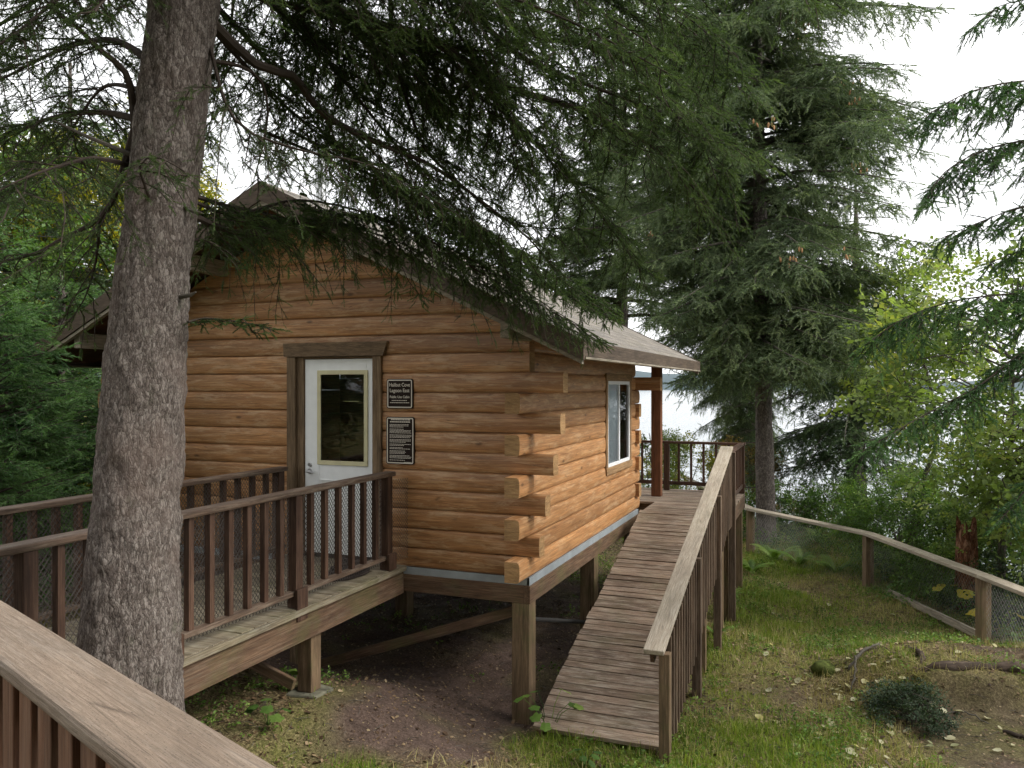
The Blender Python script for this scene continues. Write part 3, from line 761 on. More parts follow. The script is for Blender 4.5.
# ------------------------------------------------------------------ entrance walkway
WX0, WX1, WZ = -5.42, -3.98, -1.80
wk = empty('entrance_walkway', ((WX0+WX1)/2, 4.6, WZ-.7), 'raised greenish plank walkway on posts leading to the white door', 'walkway')
def boards(m):
    y = 1.95
    while y < YF-.05:
        w = .138; g = .006
        m.box(WX0+random.uniform(-.012, .01), WX1+random.uniform(-.01, .012), y, min(y+w, YF-.02), WZ-.038, WZ+random.uniform(-.002, .002), jit=.0012); y += w+g
one('deck_boards', ['walkdeck'], wk, boards, bevel=.003)
for x in (WX1-.005, WX0+.03):
    one('stringer', ['beam'], wk, lambda m: m.box(x-.04, x, 1.95, YF-.03, WZ-.28, WZ-.040, 'y'), bevel=.005)
one('nosing', ['walkdeck'], wk, lambda m: m.box(WX1-.001, WX1+.03, 1.95, YF-.03, WZ-.05, WZ-.003, 'y'), bevel=.004)
for x in (WX1-.12, WX0+.12):
    for y in (5.66, 3.0):
        g = gz1(x, y)
        one('support_post', ['post'], wk, lambda m: m.box(x-.07, x+.07, y-.07, y+.07, g+.02, WZ-.281, 'z'), bevel=.006)
        one('footing', ['concrete'], wk, lambda m: m.box(x-.14, x+.14, y-.14, y+.14, g-.12, g+.02, jit=.015), bevel=.015)
one('brace', ['beam'], wk, lambda m: m.beam((-4.06, 5.40, gz1(-4.1, 5.4)+.16), (-5.2, 5.40, WZ-.3), .04, .09), bevel=.004)

def rail_thing(name, label, cat, loc, group=None): return empty(name, loc, label, cat, group)
def baluster(par, x, y, z0, z1, w=.045, mat='stain', rot=None, d=None):
    d = w if d is None else d
    if rot is None:
        one('baluster', [mat], par, lambda m: m.box(x-w/2, x+w/2, y-d/2, y+d/2, z0, z1, 'z'), bevel=.003)
    else:
        a = Vector(rot); b = Vector((-a.y, a.x, 0))
        one('baluster', [mat], par, lambda m: m.obox((x, y, (z0+z1)/2), (Z_, a, b), ((z1-z0)/2, w/2, d/2)), bevel=.003)
# near and far railings of the walkway
TZ = -.845
rn_ = rail_thing('walkway_railing', 'dark brown wire meshed walkway railing, the nearer one, ending under the two signs', 'railing', (-4.05, 4.6, WZ))
rf_ = rail_thing('walkway_railing', 'dark brown walkway railing on the far side ending left of the white door', 'railing', (-5.34, 4.6, WZ))
for par, x, y1, posts, off, seed in ((rn_, -4.05, 6.93, (6.84, 5.40, 4.05, 3.05, 2.72), .205, 1), (rf_, -5.34, 6.93, (6.84, 5.2, 3.7, 2.2), .205, 2)):
    random.seed(seed)
    one('top_rail', ['railtop'], par, lambda m: [m.obox((x, (2.0+y1)/2, TZ-.022), (Y_, X_, Z_), ((y1-2.0)/2, .062, .022))], bevel=.012)
    one('bottom_rail', ['railtop'], par, lambda m: m.obox((x, (2.0+y1)/2, WZ+.12), (Y_, X_, Z_), ((y1-2.0)/2, .035, .019)), bevel=.006)
    for y in posts:
        one('post', ['stain'], par, lambda m: m.box(x-.045, x+.045, y-.045, y+.045, WZ+.003, TZ-.045, 'z'), bevel=.004)
        if x > -5: one('post_block', ['stain'], par, lambda m: m.box(x+.0455, x+.078, y-.07, y+.07, WZ-.10 if y != 6.84 else WZ+.0, WZ+.16, 'z'), bevel=.005)
    ys = sorted(posts)
    allp = []
    for a, b in zip(ys[:-1], ys[1:]):
        n = max(1, round((b-a)/.2))
        allp += [a+(b-a)*k/n for k in range(1, n)] if b-a > .4 else []
    for y in allp:
        baluster(par, x+random.uniform(-.004, .004), y, WZ+.10 if random.random() < .5 else WZ+.14, TZ-.045, .047)
    sd = .03 if x > -5 else -.03
    one('wire_mesh', ['wire'], par, lambda m: wiremesh(m, (x-sd, 2.05, WZ+.05), (x-sd, y1-.05, WZ+.05), .87, r=.0027))
# loose netting end by the signs
one('wire_mesh', ['wire'], rn_, lambda m: wiremesh(m, (-4.0, 6.86, WZ+.08), (-3.93, 7.06, WZ+.08), .8, step=.04, r=.002))

# rope coil
rc = MB()
random.seed(4)
for k in range(6):
    pts = []; r0 = .20-.022*k; zz = WZ+.022+.02*k
    for i in range(33):
        a = 2*math.pi*i/32; rr = r0+.018*math.sin(3*a+k)+.008*math.sin(7*a)
        pts.append((-4.27+rr*.75*math.cos(a), 6.50+rr*1.25*math.sin(a), zz+.010*math.sin(2*a+k*1.7)))
    rc.tube(pts, .019, 8, cap=False)
o = rc.build('rope_coil', ['rope'], None, smooth=True)
tag(o, 'dark coil of wet rope lying on the walkway boards below the signs', 'rope')

# ------------------------------------------------------------------ camera side deck and its railing
u = Vector((-.933, .360, 0)); nrm = Vector((-.360, -.933, 0))      # nrm points to the camera side
P0 = Vector((-2.064, 1.482, -.565))
cd = empty('viewing_deck', (P0+nrm*.8+Vector((0, 0, -1.1))), 'brown plank deck in the foreground behind the grey handrail', 'deck')
def cdeck(m):
    for k in range(16):
        c = P0+nrm*(.0+.07+.145*k)-u*1.1+Vector((0, 0, -1.0+.565-.565))
        m.obox((c.x, c.y, -1.62), (u, nrm, Z_), (3.2, .069, .019), jit=.001)
one('deck_boards', ['walkdeck'], cd, cdeck, bevel=.003)
one('rim_joist', ['beam'], cd, lambda m: m.obox(Vector((0, 0, -1.76))+Vector(((P0+nrm*.02-u*1.1).x, (P0+nrm*.02-u*1.1).y, 0)), (u, nrm, Z_), (3.2, .02, .12)), bevel=.004)
for s in (-2.0, .9, 3.6):
    q = P0+nrm*.25-u*s; g = gz1(q.x, q.y)
    one('support_post', ['post'], cd, lambda m: m.box(q.x-.07, q.x+.07, q.y-.07, q.y+.07, g-.2, -1.64, 'z'), bevel=.005)
cr = rail_thing('deck_railing', 'weathered grey plank handrail over red brown pickets in the near left corner', 'railing', (P0.x, P0.y, -1.6))
cpt = lambda s, off, z: Vector((P0.x, P0.y, 0))-u*s+nrm*off+Vector((0, 0, z))
one('top_rail', ['greyrail'], cr, lambda m: m.obox(cpt(.35, .073, -.585), (u, nrm, Z_), (2.35, .073, .019)), bevel=.011)
one('under_rail', ['picket'], cr, lambda m: m.obox(cpt(.35, .075, -.65), (u, nrm, Z_), (2.35, .018, .044)), bevel=.003)
one('bottom_rail', ['picket'], cr, lambda m: m.obox(cpt(.35, .075, -1.48), (u, nrm, Z_), (2.35, .018, .035)), bevel=.003)
random.seed(8)
for k in range(38):
    s = -1.8+.112*k
    q = cpt(s, .112, 0)
    baluster(cr, q.x, q.y, -1.56, -.608, .072, 'picket', rot=u, d=.036)
for s in (-1.9, .9, 2.55):
    q = cpt(s, .045, 0); one('post', ['picket'], cr, lambda m: m.obox((q.x, q.y, -1.12), (Z_, u, nrm), (.51, .044, .02)), bevel=.004)
one('wire_mesh', ['wire'], cr, lambda m: wiremesh(m, cpt(-1.95, .02, -1.55), cpt(2.6, .02, -1.55), .93, step=.05, r=.0016))

# ------------------------------------------------------------------ right ramp and porch deck
RX0, RX1 = -2.42, -1.30
RYa, RYb, RZa, RZb = 6.58, 10.8, -2.98, -1.72
sl = (RZb-RZa)/(RYb-RYa)
ra = Vector((0, 1, sl)).normalized(); rup = Vector((0, -sl, 1)).normalized()
rm = empty('access_ramp', ((RX0+RX1)/2, RYa, RZa-.05), 'weathered cross boarded ramp climbing beside the log wall to the porch', 'ramp')
random.seed(21)
def rboards(m):
    L = math.hypot(RYb-RYa, RZb-RZa); s = 0
    while s < L-.02:
        w = .138 if s < .4 else random.choice((.088, .088, .138, .088)); c = Vector(((RX0+RX1)/2, RYa, RZa))+ra*(s+w/2)-rup*.019
        m.obox(c+Vector((random.uniform(-.01, .01), 0, random.uniform(-.003, .003))), (X_, ra, rup), ((RX1-RX0)/2, w/2, .019), jit=.0018); s += w+random.uniform(.008, .015)
one('ramp_boards', ['deck'], rm, rboards, bevel=.003)
for x in (RX0+.05, (RX0+RX1)/2, RX1-.05):
    one('stringer', ['beam'], rm, lambda m: m.beam((x, RYa+.02, RZa-.10), (x, RYb, RZb-.125), .038, .16), bevel=.004)
for y in (9.0, 10.5):
    for x in (RX0+.02, RX1-.02):
        z = RZa+(y-RYa)*sl; g = gz1(x, y); one('support_post', ['post'], rm, lambda m: m.box(x-.045, x+.045, y-.045, y+.045, g-.2, z-.05-.16, 'z'), bevel=.004)
pd = empty('porch_deck', (-4.6, 12, RZb-.1), 'grey brown porch deck at the top of the ramp beside the cabin corner', 'deck')
def pboards(m):
    y = RYb+.004
    while y < 13.35:
        x0 = RX0 if y < YB+.06 else -7.9
        m.box(x0, RX1+.02+random.uniform(-.01, .01), y, y+.138, RZb-.038, RZb+random.uniform(-.002, .002), jit=.0015); y += .146
one('deck_boards', ['deck'], pd, pboards, bevel=.003)
one('rim_beam', ['beam'], pd, lambda m: [m.box(RX1-.02, RX1+.02, RYb+.02, 13.38, RZb-.24, RZb-.04, 'y'), m.box(-7.9, RX1-.022, 13.34, 13.38, RZb-.24, RZb-.04), m.box(-7.9, RX1-.022, YB+.16, YB+.2, RZb-.24, RZb-.04)], bevel=.004)
for x, y in ((RX1-.08, 13.25), (RX1-.08, 11.4), (-4.5, 13.25), (-7.8, 13.25)):
    g = gz1(x, y); one('support_post', ['post'], pd, lambda m: m.box(x-.07, x+.07, y-.07, y+.07, g-.2, RZb-.24, 'z'), bevel=.004)
# ramp railing
rr_ = rail_thing('ramp_railing', 'sloping pale weathered handrail with brown pickets along the outer edge of the ramp', 'railing', (-1.32, RYa, RZa))
A = Vector((-1.335, 6.46, -2.165)); B = Vector((-1.335, 11.42, -.855))
ax = (B-A).normalized(); ux = Vector((0, -ax.z, ax.y))
one('top_rail', ['palerail'], rr_, lambda m: m.obox((A+B)/2, (ax, X_, ux), ((B-A).length/2, .085, .022)), bevel=.008)
rz = lambda y: A.z+(y-A.y)*(B.z-A.z)/(B.y-A.y)
dz_ = lambda y: min(RZb, RZa+(y-RYa)*sl)
random.seed(31)
one('side_rail', ['stain'], rr_, lambda m: m.obox((A+B)/2-ux*.068+Vector((-.02, 0, 0)), (ax, ux, X_), ((B-A).length/2-.03, .045, .018)), bevel=.004)
for y in (6.53, 8.2, 9.8, 11.33):
    g = gz1(RX1+.05, y)
    one('post', ['post' if y < 7 else 'picket2'], rr_, lambda m: m.obox((RX1+.047, y, (rz(y)-.03+max(g-.1, dz_(y)-1.5))/2), (Z_, X_, Y_), ((rz(y)-.03-max(g-.1, dz_(y)-1.5))/2, .044, .044)), bevel=.005)
y = 6.78
while y < 11.3:
    if min(abs(y-p) for p in (8.2, 9.8, 11.33)) > .07:
        baluster(rr_, RX1+.03, y, dz_(y)-.2, rz(y)-.035, .045, 'picket2', d=.04)
    y += .135
# porch railing
pr = rail_thing('porch_railing', 'thin dark porch railing at the back corner of the cabin overlooking the lake', 'railing', (-1.9, 13.27, RZb))
def bar(par, name, p0, p1, w, h, mat='stain', bv=.005): return one(name, [mat], par, lambda m: m.beam(p0, p1, w, h), bevel=bv)
bar(pr, 'top_rail', (-7.9, 13.27, -.93), (-1.26, 13.27, -.93), .09, .04)
bar(pr, 'top_rail', (-1.32, 11.45, -.93), (-1.32, 13.22, -.93), .09, .04)
bar(pr, 'bottom_rail', (-7.9, 13.27, -1.60), (-1.26, 13.27, -1.60), .04, .06)
bar(pr, 'bottom_rail', (-1.32, 11.45, -1.60), (-1.32, 13.24, -1.60), .04, .06)
for x in (-7.85, -5.2, -2.52, -1.32):
    one('post', ['stain'], pr, lambda m: m.box(x-.045, x+.045, 13.225, 13.315, RZb+.003, -.952, 'z'), bevel=.004)
for a, b in ((-5.2, -2.52), (-2.52, -1.32)):
    n = round((b-a)/.2)
    for k in range(1, n): baluster(pr, a+(b-a)*k/n, 13.27, -1.568, -.952, .036)
for k in range(1, 9): baluster(pr, -1.32, 11.45+.2*k, -1.568, -.952, .036)

# ------------------------------------------------------------------ path fence on the right
FZ = -2.40
fp = [c2w(6.1, 4.0, FZ), c2w(6.03, 7.2, FZ), c2w(.589*10.1, 10.1, FZ), c2w(.445*13.0, 13.0, FZ), c2w(.298*15.6, 15.6, FZ), c2w(.236*19.2, 19.2, FZ), c2w(.204*22.2, 22.2, FZ)]
gzs = [gz1(p.x, p.y) for p in fp]
pf = rail_thing('path_fence', 'low grey handrail fence with wire mesh bordering the grassy slope above the lake', 'fence', (fp[3].x, fp[3].y, gzs[3]))
for k in range(len(fp)-1):
    a, b = fp[k].copy(), fp[k+1].copy(); d = (b-a).normalized()
    one('top_rail', ['palerail'], pf, lambda m: m.beam(a+d*.002, b-d*.002, .18, .05), bevel=.007)
for k, p in enumerate(fp):
    g = min(gzs[k], FZ-.6)
    one('post', ['post'], pf, lambda m: m.obox((p.x, p.y, (g-.25+FZ-.022)/2), (Z_, (fp[3]-fp[2]).normalized(), Vector((0, 0, 1)).cross((fp[3]-fp[2]).normalized())), ((FZ-.022-g+.25)/2, .065, .065)), bevel=.006)
for k in range(1, 4):
    a, b = fp[k], fp[k+1]; za = gz1(a.x, a.y)+.06; zb = gz1(b.x, b.y)+.06
    d = (b-a).normalized(); off = Vector((0, 0, 1)).cross(d)*.0
    one('wire_mesh', ['fwire'], pf, lambda m: wiremesh(m, (a.x, a.y, min(za, zb)), (b.x, b.y, min(za, zb)), FZ-.05-min(za, zb), step=.08, r=.0013))
a, b = fp[2], fp[3]; q = a+(b-a)*.78
one('bottom_board', ['greywood'], pf, lambda m: m.beam((a.x, a.y, gz1(a.x, a.y)+.09), (q.x, q.y, gz1(q.x, q.y)+.09), .04, .10), bevel=.006)
q = fp[6]
one('tall_post', ['greywood'], pf, lambda m: m.box(q.x+.02, q.x+.13, q.y-.2, q.y-.09, FZ-.8, -1.68, 'z'), bevel=.006)
# ------------------------------------------------------------------ foliage machinery
def rand_unit(rng, n):
    v = rng.normal(size=(n, 3)); return v/np.linalg.norm(v, axis=1)[:, None]
def needle_proto(rng, n, nl, nw, flat=.75, ang=48, stem=.012, bare=0.0):
    """unit-length twig along +x; needles are single slim triangles. returns V, F, mat(0 needle,1 wood)"""
    V = []; Fc = []; mi = []
    st = [(0, 0, 0)]
    r = stem
    for k, x in enumerate((0, 1.0)):
        for j in range(3):
            a = 2*math.pi*j/3; rr = r*(1-.6*x); V.append((x, math.cos(a)*rr, math.sin(a)*rr))
    for j in range(3):
        a, b = j, (j+1) % 3
        Fc += [(a, b, 3+b), (a, 3+b, 3+a)]; mi += [1, 1]
    for k in range(n):
        x = bare+(1-bare)*(k+.5)/n+rng.normal()*.01
        az = rng.uniform(0, 2*math.pi) if rng.random() > flat else rng.choice([0, math.pi])+rng.normal()*.45
        th = R(ang*(1-.45*x)+rng.normal()*9)
        L = nl*(1-.35*x)*rng.uniform(.8, 1.15)
        side = np.array([0, math.cos(az), math.sin(az)]); d = np.array([math.cos(th), 0, 0])+side*math.sin(th)
        p = np.array([min(x, 1), 0, 0])+side*r*.5
        t = np.cross(d, rand_unit(rng, 1)[0]); t /= np.linalg.norm(t)
        b = len(V); V += [tuple(p-t*nw/2), tuple(p+t*nw/2), tuple(p+d*L)]; Fc.append((b, b+1, b+2)); mi.append(0)
    return np.array(V), np.array(Fc), np.array(mi)
class Foliage:
    """instances of small prototypes baked into one mesh, plus limbs"""
    def __init__(s): s.items = []; s.w = MB()
    def put(s, proto, org, X, up, scale, rnd):
        s.items.append((proto, org, X, up, scale, rnd))
    def arrays(s):
        Vs = []; Fs = []; Ms = []; Rs = []; b = 0
        groups = {}
        for it in s.items: groups.setdefault(id(it[0]), []).append(it)
        for its in groups.values():
            pv, pf, pm = its[0][0]
            org = np.concatenate([i[1] for i in its]); X = np.concatenate([i[2] for i in its]); up = np.concatenate([i[3] for i in its])
            sc = np.concatenate([i[4] for i in its]); rn = np.concatenate([i[5] for i in its])
            X = X/np.maximum(np.linalg.norm(X, axis=1), 1e-6)[:, None]
            Yv = np.cross(up, X); ln = np.linalg.norm(Yv, axis=1)[:, None]; Yv = Yv/np.maximum(ln, 1e-6); Zv = np.cross(X, Yv)
            v = (pv[None, :, 0:1]*X[:, None]+pv[None, :, 1:2]*Yv[:, None]+pv[None, :, 2:3]*Zv[:, None])*sc[:, None, None]+org[:, None]
            n, k = len(org), len(pv)
            f = pf[None]+(np.arange(n)*k)[:, None, None]+b
            Vs.append(v.reshape(-1, 3)); Fs.append(f.reshape(-1, 3)); Ms.append(np.tile(pm, n)); Rs.append(np.repeat(rn, len(pf))); b += n*k
        return np.concatenate(Vs), np.concatenate(Fs), np.concatenate(Ms), np.concatenate(Rs)
    def crown(s, name, mats, parent):
        V, Fc, m, r = s.arrays(); return mesh_np(name, V, Fc, m, r, mats, parent)
prng = np.random.default_rng(3)
NEAR = [needle_proto(prng, 58, .2, .032, .5, 55, .014, .0) for _ in range(4)]
FULL = [needle_proto(prng, 84, .19, .036, .45, 50, .016, .0) for _ in range(4)]
MIDP = [needle_proto(prng, 26, .25, .05, .6, 48, .016, .0) for _ in range(4)]
FARP = [needle_proto(prng, 13, .26, .07, .6, 45, .016, .0) for _ in range(3)]
def resample(pts, step):
    P = np.array([tuple(p) for p in pts], float)
    # Catmull-Rom smoothing
    Q = np.vstack([2*P[0]-P[1], P, 2*P[-1]-P[-2]]); out = []
    for i in range(1, len(Q)-2):
        p0, p1, p2, p3 = Q[i-1:i+3]; n = max(2, int(np.linalg.norm(p2-p1)/step))
        for k in range(n):
            t = k/n; out.append(.5*((2*p1)+(-p0+p2)*t+(2*p0-5*p1+4*p2-p3)*t*t+(-p0+3*p1-3*p2+p3)*t**3))
    out.append(P[-1]); return np.array(out)
def spruce_branch(fo, rng, pts, r0, sec=.6, gap=.09, tw=.09, tgap=.035, droop=.35, hang=.5, protos=NEAR, start=.12, wood=True, rbase=.5, dens=1.0, secw=True, upb=0.0, skip=0.0, prof=None, tert=.28):
    """pts main axis; secondary branchlets either side, twigs along them"""
    P = resample(pts, .10); n = len(P)
    seg = np.linalg.norm(np.diff(P, axis=0), axis=1); S = np.concatenate([[0], np.cumsum(seg)]); L = S[-1]
    if wood:
        rad = [max(.0035, r0*(1-.88*(s/L)**.8)) for s in S]
        fo.w.tube([Vector(p) for p in P], rad, 7 if r0 > .02 else 5, mi=0)
    s = start*L; side = 1
    while s < L:
        i = min(np.searchsorted(S, s), n-1); i0 = max(i-1, 0)
        p = P[i0]+(P[i]-P[i0])*((s-S[i0])/max(S[i]-S[i0], 1e-6))
        t = P[min(i+1, n-1)]-P[i0]; t = t/np.linalg.norm(t)
        lat = np.cross([0, 0, 1], t); ll = np.linalg.norm(lat); lat = lat/ll if ll > .15 else rand_unit(rng, 1)[0]
        f = s/L
        if prof is None: l = sec*(min(1, .45+f*1.8) if f < .35 else 1-.62*((f-.35)/.65)**1.4)*rng.uniform(.6, 1.15)
        else: l = sec*prof(f)*rng.uniform(.65, 1.15)
        side = -side
        a = R(rng.uniform(42, 68))
        d = t*math.cos(a)+lat*side*math.sin(a)+np.array([0, 0, upb-droop*rng.uniform(.3, 1.2)])
        d /= np.linalg.norm(d)
        s += gap*rng.uniform(.6, 1.5)
        if rng.random() < skip: continue
        m = max(3, int(l/tgap)); u = (np.arange(m)+.5)/m
        g = hang*l*rng.uniform(-.1, 1.1)
        wig = rng.normal(size=3)*.10*l
        q = q0 = p+np.outer(u, d)*l+np.outer(u**2, [0, 0, -g])+np.outer(np.sin(u*4), wig)
        td = d*l+np.outer(2*u, [0, 0, -g]); td /= np.linalg.norm(td, axis=1)[:, None]
        if secw:
            kk = [0, m//3, 2*m//3, m-1]
            fo.w.tube([Vector(p)]+[Vector(q[j]) for j in sorted(set(kk)) if j > 0], [.0045*rbase*2*(1-.2*j) for j in range(1+len([j for j in sorted(set(kk)) if j > 0]))], 3, mi=0, cap=False)
        keep = (rng.random(m) < dens) & (u > .05)
        if not keep.any(): continue
        q, tdd, uu = q[keep], td[keep], u[keep]; k = len(q)
        lt = np.cross(tdd, [0, 0, 1]); lt /= np.maximum(np.linalg.norm(lt, axis=1), .2)[:, None]
        sg = np.where(np.arange(k) % 2 == 0, 1, -1)[:, None]
        D = tdd*.7+lt*sg*.75+rng.normal(size=(k, 3))*.38; D[:, 2] -= hang*.3
        up = np.tile([0, 0, 1.], (k, 1))+rng.normal(size=(k, 3))*.3
        sc = tw*(1.1-.45*uu)*rng.uniform(.7, 1.25, k); rn = np.clip(rng.normal(.45, .2, k)+(uu-.5)*.25, 0, 1)
        fo.put(protos[rng.integers(len(protos))], q, D, up, sc, rn)
        fo.put(protos[rng.integers(len(protos))], q[-1:], tdd[-1:], up[-1:], sc[-1:]*1.2, rn[-1:])
        if l > tert and m > 4:
            for _q in range(int(rng.integers(2, 5))):
                jj = int(rng.integers(1, m-1)); l2 = l*(1-u[jj]*.75)*rng.uniform(.3, .6); m2 = max(3, int(l2/tgap)); u2 = (np.arange(m2)+.5)/m2
                lt2 = np.cross(td[jj], [0, 0, 1]); lt2 /= max(np.linalg.norm(lt2), .2)
                d2 = td[jj]*.75+lt2*rng.choice([-1, 1])*.8+rng.normal(size=3)*.3; d2 /= np.linalg.norm(d2)
                q2 = q0[jj]+np.outer(u2, d2)*l2+np.outer(u2**2, [0, 0, -g*.4]); D2 = d2+rng.normal(size=(m2, 3))*.55; D2[:, 2] -= hang*.25
                fo.put(protos[rng.integers(len(protos))], q2, D2, np.tile([0, 0, 1.], (m2, 1))+rng.normal(size=(m2, 3))*.3, tw*(1.05-.4*u2)*rng.uniform(.7, 1.2, m2), np.clip(rng.normal(.5, .2, m2)+(u2-.5)*.25, 0, 1))
                if wood: fo.w.tube([Vector(q0[jj]), Vector(q2[m2//2]), Vector(q2[-1])], [.003, .002, .001], 3, mi=0, cap=False)
        # clothe the axis itself
        fo.put(protos[rng.integers(len(protos))], q[::2], tdd[::2]+rng.normal(size=(len(q[::2]), 3))*.12, up[::2], sc[::2], rn[::2])
    e = (P[-1]-P[-2]); fo.put(protos[0], P[-1:], e[None], np.array([[0, 0, 1.]]), np.array([tw*1.3]), np.array([.7]))

def add_cones(m, rng, p, n=7, s=.09):
    for k in range(n):
        q = Vector(p)+Vector(rng.normal(size=3)*[.14, .14, .07]); d = Vector((rng.normal()*.15, rng.normal()*.15, -1)).normalized()
        m.tube([q, q+d*s*.3, q+d*s*.75, q+d*s], [.008, .019, .017, .006], 6)

def bark_trunk(name, pts, rads, mat, parent, seg=120, ring=64, amp=.012, freq=14, lumps=(), flare=None):
    P = resample(pts, .01*1e9) if False else np.array([tuple(p) for p in pts], float)
    t = np.linspace(0, 1, ring); S = np.concatenate([[0], np.cumsum(np.linalg.norm(np.diff(P, axis=0), axis=1))]); S /= S[-1]
    C = np.stack([np.interp(t, S, P[:, k]) for k in range(3)], 1)
    ker = np.ones(9)/9
    for k in range(2): C[:, k] = np.convolve(np.pad(C[:, k], 4, 'edge'), ker, 'valid')
    Rr = np.interp(t, S, rads)
    a = np.linspace(0, 2*math.pi, seg, endpoint=False)
    A, T = np.meshgrid(a, t); Cx = np.repeat(C[:, None, :], seg, 1); Rm = np.repeat(Rr[:, None], seg, 1)
    dx, dy = np.cos(A), np.sin(A)
    x = Cx[..., 0]+dx*Rm; y = Cx[..., 1]+dy*Rm; z = Cx[..., 2]
    sh = x.shape
    nz = fbm((x*freq).ravel(), (y*freq).ravel(), (z*freq*.55).ravel(), o=4).reshape(sh)*amp
    nz += fbm((x*2.2).ravel(), (y*2.2).ravel(), (z*1.2).ravel(), o=2).reshape(sh)*Rm*.05
    nz += np.abs(vnoise((x*45).ravel(), (y*45).ravel(), (z*26).ravel()).reshape(sh))*amp*.9
    if flare: nz += flare(A, z, Rm)
    for (p, r, h) in lumps:
        dd = (x-p[0])**2+(y-p[1])**2+(z-p[2])**2; nz += h*np.exp(-dd/(r*r))
    x = x+dx*nz; y = y+dy*nz
    V = np.stack([x.ravel(), y.ravel(), z.ravel()], 1)
    i = (np.arange(seg)[None, :]+np.arange(ring-1)[:, None]*seg); j = (np.roll(np.arange(seg), -1)[None, :]+np.arange(ring-1)[:, None]*seg)
    i, j = i.ravel(), j.ravel()
    Ft = np.concatenate([np.stack([i, j, j+seg], 1), np.stack([i, j+seg, i+seg], 1)])
    return mesh_np(name, V, Ft, np.zeros(len(Ft)), np.zeros(len(Ft)), [mat], parent, smooth=True)

# ------------------------------------------------------------------ the big near spruce
rng = np.random.default_rng(42)
tp = [(128, 1010, 3.85), (128, 830, 3.85), (128, 690, 3.86), (132, 600, 3.88), (138, 500, 3.9), (150, 300, 3.9), (168, 150, 3.95), (185, 0, 4.0), (204, -200, 4.05), (235, -600, 4.15), (260, -1000, 4.2), (285, -1500, 4.3), (300, -1900, 4.35)]
tw_px = [160, 128, 100, 88, 79, 70, 66, 64, 62, 60, 46, 28, 8]
tpts = [at(*p) for p in tp]; trad = [w_*p[2]/F/2 for w_, p in zip(tw_px, tp)]
tg = gz1(tpts[1].x, tpts[1].y)
big = empty('spruce_tree', (tpts[1].x, tpts[1].y, tg), 'huge spruce with thick scaly grey trunk standing in front of the cabin', 'tree')
def flare(A, z, Rm):
    h = np.clip((-1.35-z)/1.0, 0, 1); return h**1.5*Rm*.28*(np.sin(A*5+1)*.6+np.sin(A*3+.4)*.5)
lumps = [(at(172, 622, 3.72), .055, .03), (at(160, 668, 3.7), .06, .035), (at(184, 296, 3.78), .04, .03), (at(168, 655, 3.7), .04, .02), (at(176, 640, 3.75), .035, .025)]
bark_trunk('trunk', tpts, trad, 'bark', big, seg=260, ring=900, amp=.010, freq=13, lumps=lumps, flare=flare)
# stubs of dead twigs on the trunk
if True:
    for (px, py, dx, dz, L) in ((186, 296, .8, .1, .06), (158, 282, .2, .5, .05), (120, 150, -.8, .3, .3), (190, 210, .7, -.3, .08)):
        p = at(px, py, 3.85); d = c2w(dx, -.3, dz).normalized()
        one('dead_stub', ['twiggrey'], big, lambda m: m.tube([p-d*.05, p+d*L*.5, p+d*L+Vector((0, 0, .01))], [.012, .009, .004], 6))
fo = Foliage()
def trunk_at(z):
    for a, b in zip(tpts[:-1], tpts[1:]):
        if a.z <= z <= b.z: return a.lerp(b, (z-a.z)/(b.z-a.z))
    return tpts[-1]
B = lambda *q: [at(*p) for p in q]
# named limbs: control points (pixel, pixel, distance)
spruce_branch(fo, rng, B((214, -60, 4.0), (262, -30, 4.1), (340, 11, 4.3), (377, 26, 4.4), (426, 37, 4.6), (479, 71, 4.8), (516, 90, 4.95), (580, 109, 5.2), (625, 131, 5.4), (662, 154, 5.6), (700, 196, 5.8), (716, 225, 5.9)), .042, .75, .055, .1, .03, .45, .55, start=.12)
spruce_branch(fo, rng, B((225, -190, 4.0), (330, -120, 4.2), (430, -45, 4.5), (471, 0, 4.7), (490, 30, 4.8), (527, 60, 5.0), (572, 79, 5.2), (640, 104, 5.4), (705, 128, 5.7), (750, 160, 5.9)), .034, .75, .055, .1, .03, .45, .5, start=.25)
spruce_branch(fo, rng, B((208, 18, 4.0), (255, 64, 4.15), (292, 75, 4.3), (307, 94, 4.4), (326, 116, 4.5), (375, 142, 4.7), (430, 165, 5.0), (480, 200, 5.3), (530, 240, 5.6), (560, 275, 5.8)), .028, .6, .06, .085, .032, .45, .8, start=.2, skip=.15)
spruce_branch(fo, rng, B((222, -300, 4.1), (330, -190, 4.4), (380, -60, 4.7), (396, 56, 4.9), (410, 110, 5.0), (426, 150, 5.1), (464, 187, 5.4), (509, 222, 5.7), (572, 229, 6.0), (625, 226, 6.2)), .022, .6, .07, .09, .034, .4, .7, start=.4)
spruce_branch(fo, rng, B((205, 60, 4.0), (240, 66, 4.1), (262, 82, 4.15), (268, 115, 4.2), (262, 150, 4.2), (255, 176, 4.2)), .013, .3, .07, .08, .04, .6, .6, start=.3, skip=.3)
spruce_branch(fo, rng, B((190, 215, 4.1), (240, 232, 4.6), (300, 222, 5.1), (360, 215, 5.4), (420, 235, 5.6), (480, 272, 5.8), (540, 305, 5.95), (585, 330, 6.0)), .02, .5, .045, .085, .03, .5, 1.0, start=.05, upb=.15)
spruce_branch(fo, rng, B((192, 195, 4.1), (225, 205, 4.5), (262, 212, 4.9), (310, 226, 5.1), (350, 240, 5.2)), .015, .45, .045, .085, .03, .5, 1.1, start=.1, upb=.1)
spruce_branch(fo, rng, B((192, 240, 4.0), (205, 240, 4.1), (225, 250, 4.2), (240, 262, 4.25)), .010, .22, .05, .075, .03, .4, .7, start=.1)
